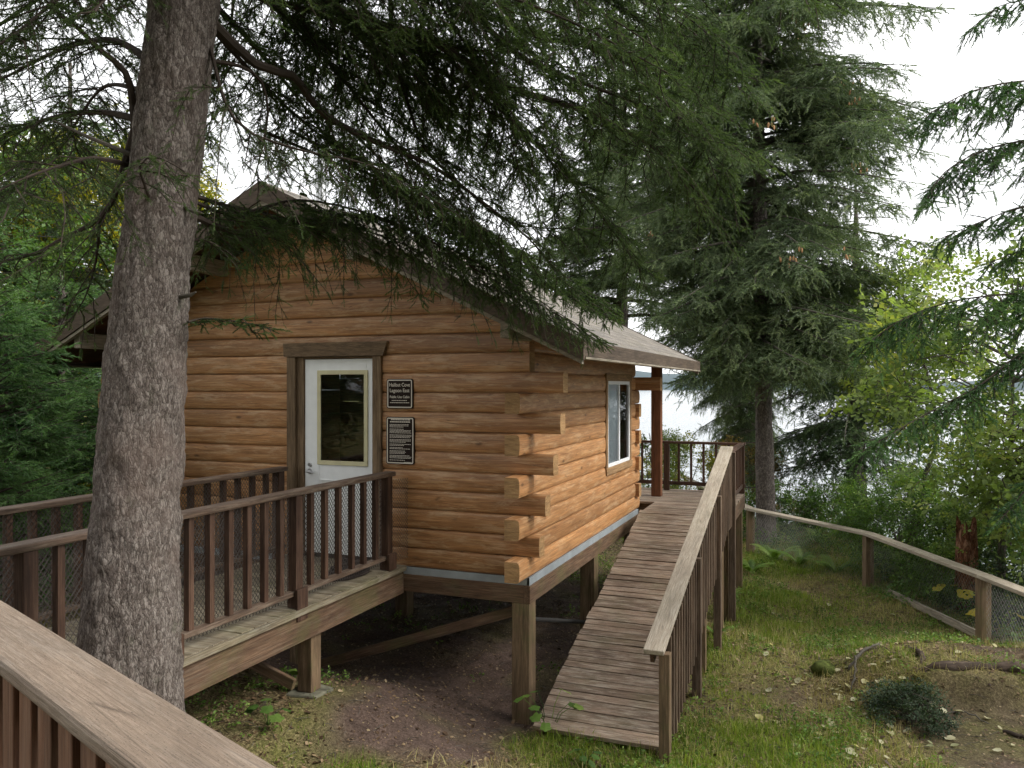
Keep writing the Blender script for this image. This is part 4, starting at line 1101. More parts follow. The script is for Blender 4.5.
spruce_branch(fo, rng, B((188, 322, 3.8), (205, 318, 3.9), (235, 321, 4.0), (272, 328, 4.05)), .006, .15, .035, .075, .03, .3, .4, FULL, start=.05, upb=.1)
spruce_branch(fo, rng, B((150, 200, 3.8), (140, 165, 3.5), (160, 158, 3.35), (190, 175, 3.3)), .008, .22, .04, .075, .028, .5, .8, start=.15)
spruce_branch(fo, rng, B((208, 40, 4.0), (235, 120, 3.8), (300, 150, 3.8), (370, 165, 3.9), (440, 205, 4.1)), .012, .5, .06, .08, .032, .4, .7, start=.2, skip=.15)
# left side
spruce_branch(fo, rng, B((138, 170, 3.9), (133, 105, 3.9), (125, 72, 3.85), (100, 50, 3.75), (80, 30, 3.65), (50, 5, 3.5), (20, -30, 3.4)), .030, .3, .08, .08, .035, .4, .6, start=.15, skip=.3)
spruce_branch(fo, rng, B((135, 130, 3.9), (112, 202, 3.9), (90, 225, 3.9), (60, 240, 3.9), (37, 253, 3.9), (0, 262, 3.9), (-40, 270, 3.9)), .022, .35, .06, .08, .035, .3, .7, start=.25, skip=.15)
spruce_branch(fo, rng, B((128, 165, 3.9), (95, 158, 3.7), (60, 166, 3.4), (20, 180, 3.1), (-30, 205, 2.9)), .014, .42, .05, .075, .03, .4, .6, start=.15)
spruce_branch(fo, rng, B((140, 120, 3.9), (100, 112, 4.1), (50, 118, 4.3), (0, 140, 4.6), (-60, 170, 4.8)), .02, .6, .055, .085, .032, .4, .7, start=.15)
spruce_branch(fo, rng, B((150, 60, 3.9), (110, 40, 4.3), (60, 50, 4.8), (0, 80, 5.3), (-80, 120, 5.8)), .022, .7, .06, .085, .034, .4, .7, start=.1)
spruce_branch(fo, rng, B((165, -20, 3.9), (120, -30, 3.7), (70, -10, 3.4), (20, 30, 3.1), (-40, 70, 2.9)), .018, .45, .055, .08, .032, .4, .7, start=.1)
spruce_branch(fo, rng, B((160, 0, 3.9), (130, -15, 3.3), (105, 0, 2.9), (95, 12, 2.7)), .010, .2, .05, .07, .03, .3, .5, start=.35)
spruce_branch(fo, rng, B((100, 215, 3.9), (96, 262, 4.0), (84, 300, 4.1), (70, 320, 4.1)), .010, .3, .06, .08, .035, .5, .8, start=.1)
spruce_branch(fo, rng, B((145, 90, 3.9), (100, 90, 4.8), (60, 150, 5.6), (20, 215, 6.3)), .016, .6, .06, .09, .036, .4, .7, start=.3)
# whorls above and behind the frame: fill the canopy
def whorl(z, n, L, az0, lim=None, r=.022, dens=1, drp=.32):
    for k in range(n):
        az = az0+2*math.pi*k/n+rng.normal()*.25
        dirc = Vector((math.cos(az), math.sin(az), 0)); xc = dirc.x*CT+dirc.y*ST; dd = -dirc.x*ST+dirc.y*CT
        l = L*rng.uniform(.75, 1.15)
        if dd < -.3: l *= .55                      # do not close over the camera
        p = trunk_at(z+rng.normal()*.05)
        bend = rng.normal()*.25; pd_ = Vector((-dirc.y, dirc.x, 0))
        pts = [p+dirc*(l*u_)+pd_*(bend*l*u_*u_)+Vector((0, 0, l*(.18*u_-drp*3.0*u_*u_*.42))) for u_ in (0, .2, .4, .6, .8, 1.0)]
        spruce_branch(fo, rng, pts, r, .62, .07, .1, .036, .4, .55, start=.12, dens=dens)
for (z, n, L) in ((2.05, 5, 3.0), (2.45, 6, 3.3), (2.9, 6, 3.2), (3.5, 6, 3.0), (4.2, 5, 2.6)):
    whorl(z, n+2, L, rng.uniform(0, 6))
for k_ in range(2):
    dy_, dd_ = 18*k_-8, .2*k_
    spruce_branch(fo, rng, B((190, 205+dy_*.6, 4.1+dd_), (235, 222+dy_, 4.6+dd_), (300, 208+dy_, 5.0+dd_), (370, 222+dy_, 5.3+dd_), (430, 246+dy_, 5.6+dd_), (500, 282+dy_*.8, 5.9+dd_), (560, 318+dy_*.5, 6.1+dd_), (600, 340+dy_*.3, 6.2+dd_)), .012, .38, .055, .10, .034, .45, .6, FULL, start=.05, upb=.1)
for pts_, s_ in ((B((214, -30, 4.0), (300, 30, 4.6), (400, 150, 5.3), (470, 225, 5.9), (520, 290, 6.2)), .6), (B((214, -50, 4.0), (350, 20, 4.5), (450, 60, 5.0), (540, 150, 5.5), (600, 215, 5.9), (640, 270, 6.1)), .7),
                 (B((225, -100, 4.0), (400, -30, 4.4), (520, 30, 4.9), (620, 60, 5.3), (690, 120, 5.6), (720, 190, 5.8)), .8), (B((225, -150, 4.0), (450, -90, 4.6), (600, -20, 5.2), (690, 30, 5.6), (740, 90, 5.9)), .8),
                 (B((205, 20, 4.0), (240, 60, 4.4), (290, 110, 4.9), (340, 150, 5.3), (390, 175, 5.6)), .5), (B((230, -250, 4.1), (360, -120, 4.3), (450, 20, 4.6), (500, 110, 4.9), (525, 190, 5.1)), .6)):
    spruce_branch(fo, rng, pts_, .018, s_, .045, .1, .028, .45, .55, start=.1)
for k_ in range(4):
    spruce_branch(fo, rng, B((260+30*k_, 130, 4.9+.3*k_), (340+20*k_, 165+4*k_, 5.5+.25*k_), (420+12*k_, 208+2*k_, 6.0+.2*k_), (500+6*k_, 258-3*k_, 6.4+.15*k_), (560+5*k_, 292-3*k_, 6.7+.1*k_), (612, 318-4*k_, 6.9+.1*k_)), .012, .42, .05, .1, .032, .4, .4, FULL, start=.2)
# two limbs reaching back over the roof and the ramp
for pts, sec in ((B((216, -120, 4.1), (300, -40, 4.7), (380, 60, 5.4), (450, 120, 6.0), (520, 170, 6.6), (575, 235, 7.0)), .7),
             (B((216, -160, 4.1), (340, -120, 4.8), (470, -60, 5.6), (580, 0, 6.3), (660, 50, 6.8), (720, 110, 7.2)), .8),
             (B((216, -80, 4.1), (280, 10, 4.6), (350, 60, 5.2), (420, 90, 5.8), (490, 140, 6.3)), .7),
             (B((216, -220, 4.1), (380, -140, 4.5), (520, -50, 5.0), (620, 10, 5.4), (700, 60, 5.8)), .75)):
    spruce_branch(fo, rng, pts, .024, sec, .055, .10, .032, .4, .6, start=.12)
brn = fo.w.build('branch', ['twig'], big)
fo.crown('crown', ['needle', 'twig'], big)
print('big spruce tris', sum(len(i[0][1])*len(i[1]) for i in fo.items))

# ------------------------------------------------------------------ spruces by the lake
def spruce(base, H, crown_r, zlow, label, mat='needlefar', lean=(0, 0), seed=1, tr=.2, protos=MIDP, tw=.24, gap=.105, tgap=.075, sec=.8, whorl_gap=.38, nb=8, dead=0, group=None, bark='bark2', profile=None, cones=0, droop=.35, hang=.6, updir=0.0, dtop=99, name='spruce_tree', azf=None):
    rg = np.random.default_rng(seed)
    t = empty(name, base, label, 'tree', group)
    base = Vector(base); top = base+Vector((lean[0], lean[1], H))
    bark_trunk('trunk', [base-Vector((0, 0, .4)), base+Vector((0, 0, .35)), base.lerp(top, .35), top], [tr*1.5, tr*1.12, tr*.85, .02], bark, t, seg=48, ring=140, amp=.012, freq=9)
    f = Foliage(); z = zlow
    while z < H-.25:
        u_ = (z-zlow)/(H-zlow)
        Lr = crown_r*((1-u_)**.75*.95+.06) if profile is None else crown_r*profile(u_)
        c = base.lerp(top, z/H)
        for k in range((nb if z < 11.5 else 5) if z < dtop else 0):
            az = rg.uniform(0, 2*math.pi)
            l = Lr*rg.uniform(.6, 1.18)
            if azf: l *= azf(az, u_)
            if l < .12: continue
            d = Vector((math.cos(az), math.sin(az), 0)); q = Vector((-d.y, d.x, 0)); b = rg.normal()*.18
            zz = rg.normal()*.08
            pts = [c+Vector((0, 0, zz))+d*(l*s_)+q*(b*l*s_*s_)+Vector((0, 0, l*(updir*s_+.12*s_-droop*s_*s_+.12*max(0, s_-.7)))) for s_ in (0, .25, .5, .75, 1.0)]
            spruce_branch(f, rg, pts, .012+.012*l, min(sec, .25+l*.3), gap, tw, tgap, .25, hang, protos, start=.18, secw=False, rbase=1, tert=.45)
        z += whorl_gap*rg.uniform(.75, 1.25)
    for k in range(dead):
        zz = zlow*rg.uniform(.25, 1) if dtop > 90 else rg.uniform(dtop, H-.2)
        c = base.lerp(top, zz/H); az = rg.uniform(0, 6.28); l = rg.uniform(.5, 1.3); d = Vector((math.cos(az), math.sin(az), 0)); q = Vector((-d.y, d.x, 0))
        pts = [c+d*(l*s_)+q*(.15*l*math.sin(5*s_))+Vector((0, 0, l*(.05-.25*s_*s_))) for s_ in (0, .3, .6, 1)]
        f.w.tube(pts, [.016, .011, .007, .002], 4)
        for j in range(6):
            s_ = rg.uniform(.3, 1); p = c+d*(l*s_)+Vector((0, 0, l*(.05-.25*s_*s_))); e = (q*rg.choice([-1, 1])+d*.6+Vector((0, 0, rg.normal()*.4)))*l*.35
            f.w.tube([p, p+e*.5, p+e+Vector((0, 0, -.05))], [.006, .004, .0015], 3)
    f.w.build('branch', ['twiggrey' if dead else 'twig'], t)
    f.crown('crown', [mat, 'twiggrey'], t)
    print(label[:30], sum(len(i[0][1])*len(i[1]) for i in f.items))
    if cones:
        m = MB()
        for k in range(cones):
            u_ = rg.uniform(.1, .8); az = rg.uniform(0, 6.28); l = crown_r*((1-u_)**.75)*rg.uniform(.75, .98); c = base.lerp(top, (zlow+u_*(H-zlow))/H)
            add_cones(m, rg, c+Vector((math.cos(az)*l, math.sin(az)*l, -.3*l)), rg.integers(4, 10))
        m.build('cones', ['cone'], t)
    return t
def copy_thing(src, loc, rz, sc, label, group=None, mat=None):
    r = src.copy(); COL.objects.link(r); r.location = loc; r.rotation_euler = (0, 0, rz); r.scale = (sc, sc, sc) if not hasattr(sc, '__len__') else sc
    r['label'] = label
    if group: r['group'] = group
    for ch in list(src.children):
        c = ch.copy(); COL.objects.link(c); c.parent = r; c.matrix_parent_inverse = ch.matrix_parent_inverse.copy()
        for g in ch.children:
            d = g.copy(); COL.objects.link(d); d.parent = c; d.matrix_parent_inverse = g.matrix_parent_inverse.copy()
    return r
def gp(px, d, dz=0.0):
    p = at(px, 386, d); return (p.x, p.y, gz1(p.x, p.y)+dz)
s2 = spruce(gp(766, 16.6), 17.0, 3.3, 3.8, 'tall bushy spruce with bare grey trunk just behind the fence at right', 'needleblue', seed=5, tr=.17, cones=26, nb=10, dead=14, lean=(-.3, .2), tw=.25,
            profile=lambda u: (.62+.9*u if u < .35 else .935*(1-((u-.35)/.65)**1.6))+.05, droop=.36, hang=.75)
s3 = spruce(gp(856, 19.5), 9.6, 2.9, 3.0, 'dark spruce with a bare silver top behind the fence', 'needlefar', seed=6, tr=.24, dead=16, dtop=7.0, tw=.27, gap=.15, tgap=.10, nb=7,
            profile=lambda u: .75+.35*u if u < .5 else .9-.6*(u-.5), droop=.4, hang=.8)
copy_thing(s2, gp(742, 23.5, -.2), 2.1, (.42, .42, .8), 'slender spruce with brownish trunk left of the grey spruce trunk')
spruce(gp(622, 22), 14.5, 3.1, 6.2, 'pale green spruce showing above the back of the cabin roof', 'needleblue', seed=15, tr=.2, nb=8, tw=.28, gap=.13, tgap=.1, droop=.34, hang=.5)
# right edge spruce whose limbs reach into the frame
rng = np.random.default_rng(77)
bx_ = c2w(6.75, 6.6); rb = Vector((bx_.x, bx_.y, gz1(bx_.x, bx_.y)))
rs_ = empty('spruce_tree', rb, 'bright green spruce limbs reaching in from the right edge against white sky', 'tree')
bark_trunk('trunk', [rb-Vector((0, 0, .5)), rb+Vector((0, 0, 3)), rb+Vector((.1, .1, 9.5))], [.24, .17, .02], 'bark2', rs_, seg=48, ring=120, amp=.012, freq=9)
fo = Foliage()
kw = dict(protos=MIDP, wood=True, rbase=.6)
def edge(pts, r, sec, tw=.12, gap=.04, hang=.55, upb=.0, droop=.75, start=.1, skip=0.):
    spruce_branch(fo, rng, pts, r, sec, gap, tw, .032, droop, hang, FULL, start=start, upb=upb, skip=skip)
edge(B((1280, 60, 6.6), (1150, 70, 6.3), (1060, 78, 6.0), (1000, 84, 5.8), (960, 96, 5.7), (922, 118, 5.6)), .022, .5)
edge(B((1280, 150, 6.6), (1130, 130, 6.2), (1040, 138, 5.9), (985, 150, 5.8), (945, 172, 5.7), (925, 202, 5.6)), .02, .5)
edge(B((1280, 190, 6.6), (1120, 190, 6.2), (1030, 205, 5.9), (980, 222, 5.8), (942, 238, 5.7)), .018, .42)
edge(B((1280, 230, 6.7), (1120, 240, 6.5), (1040, 246, 6.3), (990, 262, 6.2)), .014, .3)
edge(B((1240, -90, 6.6), (1120, -30, 6.2), (1040, -4, 6.0), (1000, 6, 5.9), (972, 28, 5.8)), .018, .3)
edge(B((1280, 300, 6.7), (1130, 290, 6.4), (1040, 292, 6.2), (960, 300, 6.0), (905, 318, 5.9), (865, 345, 5.8)), .02, .50, hang=.55)
edge(B((1280, 330, 6.7), (1120, 330, 6.2), (1030, 350, 5.9), (980, 385, 5.8), (915, 420, 5.7), (862, 452, 5.6)), .02, .42, hang=.5)
edge(B((1280, 420, 6.7), (1130, 420, 6.2), (1060, 455, 5.9), (1000, 520, 5.7)), .015, .34, hang=.5)
for (z, n, L) in ((3.3, 5, 2.0), (4.3, 5, 2.1), (5.6, 6, 1.8), (6.8, 6, 1.5), (8, 6, 1.0), (9, 5, .5)):
    for k in range(n):
        az = rng.uniform(0, 6.28); d = Vector((math.cos(az), math.sin(az), 0))
        if d.dot(c2w(-1, 0)) > .6 and z < 7: continue
        l = L*rng.uniform(.8, 1.1); c = rb+Vector((0, 0, z))
        spruce_branch(fo, rng, [c+d*(l*s_)+Vector((0, 0, l*(.12*s_-.35*s_*s_))) for s_ in (0, .3, .6, 1)], .02, .5, .12, .2, .09, .3, .5, MIDP, secw=False)
fo.w.build('branch', ['twig'], rs_)
fo.crown('crown', ['needleyoung', 'twiggrey'], rs_)

# ------------------------------------------------------------------ broadleaf trees and shrubs
def leaf_proto(rng, n, spread, ls, asp=.7, stem=True):
    """a sprig: leaves alternate along a short stem; a leaf is 4 triangles folded along its midrib"""
    V = []; Fc = []; mi = []
    for k in range(n):
        x = (k+.5)/n; sd = 1 if k % 2 else -1
        p = np.array([x*spread, sd*ls*.25, rng.normal()*.05*spread])
        d = np.array([.55, sd*.85, rng.normal()*.35-.15]); d /= np.linalg.norm(d)
        s = np.cross(d, [0, 0, 1]+rng.normal(size=3)*.35); s /= np.linalg.norm(s); nn = np.cross(s, d)
        l = ls*rng.uniform(.7, 1.15); w = l*asp/2; b = len(V)
        V += [tuple(p), tuple(p+d*l*.5+s*w+nn*l*.10), tuple(p+d*l), tuple(p+d*l*.5-s*w+nn*l*.10), tuple(p+d*l*.48)]
        Fc += [(b, b+1, b+4), (b+1, b+2, b+4), (b+2, b+3, b+4), (b+3, b, b+4)]; mi += [0]*4
    if stem:
        b = len(V); r = .012*spread*2
        V += [(0, r, 0), (0, -r, 0), (spread, 0, 0)]; Fc.append((b, b+1, b+2)); mi.append(1)
    return np.array(V), np.array(Fc), np.array(mi)
LEAF = [leaf_proto(prng, 7, 1.0, .36) for _ in range(5)]
LEAFS = [leaf_proto(prng, 6, 1.0, .42, .55) for _ in range(4)]
def broadleaf(name, base, label, cat, H, rad, mat, seed, ncl=90, per=26, sprig=.22, clr=.45, zlow=.25, stems=1, bark='alderbark', tr=.09, protos=LEAF, group=None, flat=1.0, gap=.12, ctr=None):
    rg = np.random.default_rng(seed); base = Vector(base)
    t = empty(name, base, label, cat, group); f = Foliage()
    tops = []
    for s_ in range(stems):
        a = rg.uniform(0, 6.28); sp = rad*.35*(stems > 1)
        top = base+Vector((math.cos(a)*sp+rg.normal()*.1, math.sin(a)*sp+rg.normal()*.1, H*rg.uniform(.8, .92)))
        mid = base.lerp(top, .5)+Vector((rg.normal()*.06*H, rg.normal()*.06*H, 0))
        P = resample([base-Vector((0, 0, .2)), base.lerp(mid, .5)+Vector((rg.normal()*.05, rg.normal()*.05, 0)), mid, top], .15)
        f.w.tube([Vector(p) for p in P], [max(.008, tr*(1-.9*k/len(P))) for k in range(len(P))], 7); tops.append(P)
    c0 = base+Vector((0, 0, H*(zlow+(1-zlow)*.5))); hz = H*(1-zlow)*.5
    n = 0; tries = 0
    while n < ncl and tries < ncl*20:
        tries += 1
        v = rg.normal(size=3); v /= np.linalg.norm(v); rr = rg.uniform(.35, 1)**.5
        p = np.array(c0)+v*rr*[rad*flat, rad, hz]
        if float(vnoise([p[0]*1.1+seed], [p[1]*1.1], [p[2]*1.1])[0]) < -.35+gap: continue
        n += 1
        P = tops[rg.integers(len(tops))]; cand = P[P[:, 2] < p[2]-.1*H*rg.random()]; q = cand[-1] if len(cand) else P[len(P)//3]
        mid = (q+p)/2+np.array([0, 0, .12*np.linalg.norm(p-q)])+rg.normal(size=3)*.06
        f.w.tube([Vector(q), Vector(mid), Vector(p)], [max(.006, tr*.28), tr*.18, .003], 4, cap=False)
        out = v*[1, 1, .5]+np.array([0, 0, -.1])
        m_ = int(per*rg.uniform(.6, 1.3)); o_ = p+rg.normal(size=(m_, 3))*clr*.42*[1, 1, .75]
        D = out+rg.normal(size=(m_, 3))*.8; D[:, 2] -= .15
        up = np.tile([0, 0, 1.], (m_, 1))+rg.normal(size=(m_, 3))*.45
        cr__ = rg.normal(.5, .15)
        f.put(protos[rg.integers(len(protos))], o_, D, up, sprig*rg.uniform(.7, 1.25, m_), np.clip(rg.normal(cr__, .16, m_), 0, 1))
    f.w.build('trunk' if stems == 1 else 'stems', [bark], t)
    f.crown('crown' if cat == 'tree' else 'foliage', [mat, 'twig'], t)
    return t
# right side alders
a1 = broadleaf('alder_tree', gp(1000, 11.6), 'leafy alder with yellow green leaves right of the dark spruce', 'tree', 5.3, 1.9, 'leafalder', 21, 88, 18, .30, .5, .2, tr=.07)
a2 = broadleaf('alder_tree', gp(905, 15.5), 'alder sapling with light leaves between the dark spruce and the rusty stump', 'tree', 6.0, 1.2, 'leafalder', 22, 46, 20, .28, .5, .45, tr=.06)
broadleaf('alder_tree', gp(1060, 10.4), 'alder leaning over the fence at the right edge', 'tree', 4.6, 1.2, 'leafalder', 23, 50, 20, .26, .45, .2, tr=.06)
# left: yellow maples and trees behind the roof
broadleaf('birch_tree', gp(30, 16), 'yellow leaved tree behind the left end of the roof', 'tree', 7.6, 2.7, 'leafyellow', 31, 170, 30, .24, .6, .25, tr=.12)
broadleaf('birch_tree', gp(118, 19), 'yellow green tree showing between the big trunk and the roof', 'tree', 8.6, 2.4, 'leafyellow', 32, 130, 30, .27, .6, .3, tr=.12)
broadleaf('birch_tree', gp(-70, 13), 'green leaved tree at the far left edge', 'tree', 7.5, 2.4, 'leafbush', 33, 130, 28, .24, .6, .2, tr=.12)
# left young spruces
sp_a = spruce(gp(-12, 7.4), 3.2, 1.25, .25, 'young bright green spruce at the left edge under the eave', 'needleyoung', seed=41, tr=.05, protos=MIDP, tw=.17, gap=.08, tgap=.055, sec=.45, whorl_gap=.2, nb=8, droop=.1, hang=.25, updir=.25)
copy_thing(sp_a, gp(62, 11.2), 1.7, 1.25, 'young spruce standing behind the left eave, right of the bright one')
copy_thing(sp_a, gp(-60, 9.6), 2.9, 1.6, 'taller young spruce cut by the left edge')
spruce(gp(70, 15), 8.5, 2.2, 1.2, 'dark spruce behind the left side of the cabin', 'needlefar', seed=44, tr=.14, tw=.26, gap=.16, tgap=.1, nb=6)
# undergrowth
random.seed(3)
def shrub(px, d, H, r, mat, label, seed, ncl=30, per=24, sprig=.14, clr=.3, group=None, protos=LEAFS, name='shrub'):
    return broadleaf(name, gp(px, d, -.05), label, 'shrub', H, r, mat, seed, ncl, per, sprig, clr, .12, 4, 'alderbark', .018, protos, group, gap=.0)
shrub(905, 14.6, 1.7, 1.15, 'leafbush', 'round green shrub behind the fence left of the rusty stump', 51, 60)
shrub(905, 13.6, 1.6, 1.0, 'leafbush', 'bushy green shrub touching the fence mesh right of the middle post', 65, 60)
shrub(960, 13.2, 1.5, .9, 'leafbush', 'leafy shrub around the foot of the rusty stump', 66, 50)
shrub(800, 17.6, 1.2, 1.2, 'leafbush', 'green shrub behind the ferns at the grey trunk', 67, 50)
shrub(1000, 12.2, 1.6, .9, 'leafalder', 'light leaved shrub behind the fence near the right edge', 68, 50)
shrub(850, 16.5, 1.3, 1.0, 'leafbush', 'green shrub under the dark spruce', 52, 40)
shrub(742, 20, 2.3, .9, 'leafrust', 'orange brown autumn shrub between the railing and the grey trunk', 53, 55)
shrub(808, 20.5, 1.8, 1.5, 'leafrust', 'rusty autumn shrub right of the grey trunk', 54, 60)
shrub(682, 19.5, 1.9, 1.0, 'leafyellow', 'yellow green shrub seen through the porch railing', 55, 45)
shrub(655, 17.8, 2.4, .8, 'leafalder', 'light green shrub behind the porch post', 56, 45)
shrub(940, 12.0, .9, .7, 'leafbush', 'low green shrub at the fence below the rusty stump', 57, 30)
shrub(1010, 10.9, .9, .75, 'leafdark', 'dark low shrub behind the fence at the right edge', 58, 35)
shrub(60, 10.2, 1.1, .9, 'leafyellow', 'yellow green bush beyond the far walkway railing', 59, 45)
shrub(5, 8.6, 1.0, .9, 'leafbush', 'green bush beyond the walkway at the left edge', 60, 45)
shrub(96, 12.2, 1.4, .9, 'leafalder', 'pale leafy bush by the hidden left cabin corner', 61, 40)
shrub(820, 24, 3.2, 1.8, 'leafbush', 'tall green thicket on the lake slope', 62, 60, sprig=.2)
shrub(960, 17.5, 3.0, 1.6, 'leafbush', 'green thicket below the right hand alders', 63, 70, sprig=.18)
sb = shrub(908, 7.5, .34, .38, 'leafdark', 'dark evergreen clump in front of the exposed root', 64, 34, 30, .07, .14)
# small plants
def leafy_plant(px, py, d, label, n, size, mat, seed, h=.18, lobes=False, name='plant', group=None, z=None):
    rg = np.random.default_rng(seed); p = at(px, py, d); b = Vector((p.x, p.y, gz1(p.x, p.y)))
    if z is not None: b.z = z
    t = empty(name, b, label, 'plant', group)
    for k in range(n):
        a = 2*math.pi*(k/n)+rg.normal()*.4; hh = h*rg.uniform(.6, 1.2); out = h*rg.uniform(.3, .8)
        tip = b+Vector((math.cos(a)*out, math.sin(a)*out, hh))
        st = MB(); st.tube([b+Vector((0, 0, -.02)), b.lerp(tip, .5)+Vector((0, 0, hh*.2)), tip], [.004, .003, .002], 5); st.build('stalk', ['leafbush'], t)
        m = MB(); dv = Vector((math.cos(a), math.sin(a), -.35+rg.normal()*.2)).normalized(); sv = dv.cross(Z_).normalized(); nv = sv.cross(dv)
        K = 22 if lobes else 10; vs = [tip+dv*size*.45]; s_ = size*rg.uniform(.75, 1.2)
        for j in range(K):
            an = 2*math.pi*j/K; rr = .5*s_*(1-.12*math.cos(an))
            if lobes: rr *= (.72+.32*abs(math.cos(an*2.5)))*(1+.06*math.sin(an*11))
            vs.append(tip+dv*(s_*.45+math.cos(an)*rr)+sv*(math.sin(an)*rr*(1 if lobes else .75))+nv*(-.12*rr*abs(math.sin(an))+rg.normal()*.01*s_))
        m.add(vs, [(0, 1+j, 1+(j+1) % K) for j in range(K)], [(0, 0, 0)]*len(vs), rg.random()); m.build('leaf', [mat], t)
    return t
leafy_plant(548, 705, 7.05, 'light green leafy plant growing up at the left edge of the ramp foot', 9, .12, 'fern', 71, .36, True)
leafy_plant(585, 750, 6.45, 'low leafy weed at the foot of the ramp', 9, .07, 'leafbush', 72, .12)
leafy_plant(955, 622, 11.4, 'plant with yellow lobed leaves behind the fence left of the near post', 4, .26, 'maple', 73, .35, True, z=-3.15)
leafy_plant(1003, 640, 10.3, 'broad yellow leaf plant right of the near fence post', 2, .30, 'maple', 74, .25, True, z=-3.15)
leafy_plant(268, 690, 6.2, 'small green plant under the walkway edge near the post', 7, .10, 'leafbush', 75, .16, True)
leafy_plant(285, 660, 6.9, 'light green weed beside the walkway footing', 6, .10, 'fern', 76, .14, True)
leafy_plant(205, 690, 5.5, 'low green weed by the foot of the big trunk', 9, .09, 'leafbush', 77, .14)
leafy_plant(598, 640, 8.2, 'pale green weed in the shade under the ramp', 7, .08, 'fern', 78, .2)
# ferns
def fern(base, label, seed, L=.75, n=9, group=None):
    rg = np.random.default_rng(seed); b = Vector(base); t = empty('fern', b, label, 'fern', group)
    V = []; Fc = []; Rn = []
    for k in range(n):
        a = 2*math.pi*k/n+rg.normal()*.3; d = np.array([math.cos(a), math.sin(a), 0]); s = np.array([-d[1], d[0], 0]); l = L*rg.uniform(.75, 1.15); r_ = rg.random()
        m = 26; u = np.linspace(.08, 1, m)
        P = np.array(b)+np.outer(u*l*.85, d)+np.outer(l*(1.25*u-.80*u*u), [0, 0, 1.0])
        for j in range(m-1):
            w = l*.22*math.sin(math.pi*min(1, (u[j]*.88+.10)))**.8*(1-.2*rg.random())
            for sg in (1, -1):
                q = len(V); tip = P[j]+s*sg*w+d*w*.35+np.array([0, 0, -.25*w]); e = (P[j+1]-P[j])
                V += [tuple(P[j]), tuple(P[j]+e*.85), tuple(tip+e*.2), tuple((P[j]+tip)/2-e*.12)]
                Fc += [(q, q+1, q+2), (q, q+2, q+3)]; Rn += [r_, r_]
    mesh_np('frond', np.array(V), np.array(Fc), np.zeros(len(Fc)), np.array(Rn), ['fern'], t); return t
f0 = fern(gp(775, 15.0), 'large fern clump left of the middle fence post', 81, .52, 12)
fg = 'ferns along the fence'
f0['group'] = fg
for (px, d, sc, lb) in ((752, 14.0, .8, 'fern beside the ramp railing foot'), (800, 14.6, .9, 'bright fern in front of the long fence rail'), (835, 14.0, .95, 'fern close to the left of the middle fence post'),
                        (915, 13.2, 1.0, 'dark fern behind the mesh right of the middle fence post'), (942, 12.6, .8, 'fern under the shrub behind the fence mesh'), (728, 12.0, .6, 'small fern by the outer pickets of the ramp'),
                        (890, 14.4, .9, 'fern directly behind the middle fence post'), (820, 16.3, 1.0, 'fern beyond the fence rail near the grey trunk'), (716, 10.2, .5, 'tiny fern at the shaded ramp side'), (785, 17.2, 1, 'fern at the foot of the grey trunk')):
    copy_thing(f0, gp(px, d), random.uniform(0, 6), sc, lb, fg)

# rotten stump, root, sticks, mossy rock
def stump():
    b = Vector(gp(966, 11.6)); t = empty('rotten_stump', b, 'broken rusty red rotten stump behind the fence among alder leaves', 'stump')
    m = MB(); rg = random.Random(5); n = 26; rows = 14; H = -1.87-b.z
    vs = []; top = [H*(.86+.09*math.sin(j*.8)+rg.uniform(-.05, .05)) for j in range(n)]
    for i in range(rows+1):
        for j in range(n):
            a = 2*math.pi*j/n; f_ = i/rows; r = (.16-.03*f_)*(1+.12*math.sin(a*3+1)+rg.uniform(-.05, .05))
            vs.append((b.x+math.cos(a)*r, b.y+math.sin(a)*r, b.z-.2+(top[j]+.2)*f_))
    for i in range(3):
        for j in range(n):
            a = 2*math.pi*j/n; r = .10-.03*i; vs.append((b.x+math.cos(a)*r, b.y+math.sin(a)*r, b.z+top[j]-.12-.2*i+rg.uniform(-.06, .06)))
    R_ = rows+3; fs = [(i*n+j, i*n+(j+1) % n, (i+1)*n+(j+1) % n, (i+1)*n+j) for i in range(R_) for j in range(n)]+[tuple(range(R_*n, R_*n+n))]
    m.add(vs, fs, [(0, 0, 0)]*len(vs)); m.build('trunk', ['redrot'], t)
stump()
def tubeobj(name, label, cat, pts, rad, mat, n=10, jit=.3, seed=1):
    rg = np.random.default_rng(seed); P = resample(pts, .04); S = np.linspace(0, 1, len(P))
    P = P+rg.normal(size=P.shape)*.006
    rr = [np.interp(s, np.linspace(0, 1, len(rad)), rad)*(1+jit*float(vnoise([s*9+seed], [seed])[0])) for s in S]
    m = MB(); m.tube([Vector(p) for p in P], rr, n); o = m.build(name, [mat], None, smooth=True); tag(o, label, cat); return o
def gpt(px, py, d, dz=.02):
    p = at(px, py, d); return Vector((p.x, p.y, gz1(p.x, p.y)+dz))
tubeobj('tree_root', 'thick brown exposed root crossing the top of the earth bank', 'root', [gpt(900, 0, 8.05, -.03), gpt(925, 0, 7.98, .0), gpt(950, 0, 7.93, .015), gpt(985, 0, 7.97, -.005), gpt(1030, 0, 7.92, .01), gpt(1090, 0, 7.8, 0)], [.018, .04, .032, .046, .05], 'root', n=16, jit=.6, seed=3)
tubeobj('tree_root', 'short knobbly root end poking out behind the dark evergreen clump', 'root', [gpt(915, 0, 8.0, -.02), gpt(922, 0, 8.3, .03), gpt(908, 0, 8.7, -.01)], [.02, .03, .012], 'root', jit=.6, seed=4)
tubeobj('stick', 'short dark stick lying on the bare dirt at the right edge', 'stick', [gpt(1003, 0, 7.25), gpt(1018, 0, 7.15), gpt(1040, 0, 7.05)], [.016, .018, .012], 'twig', seed=5)
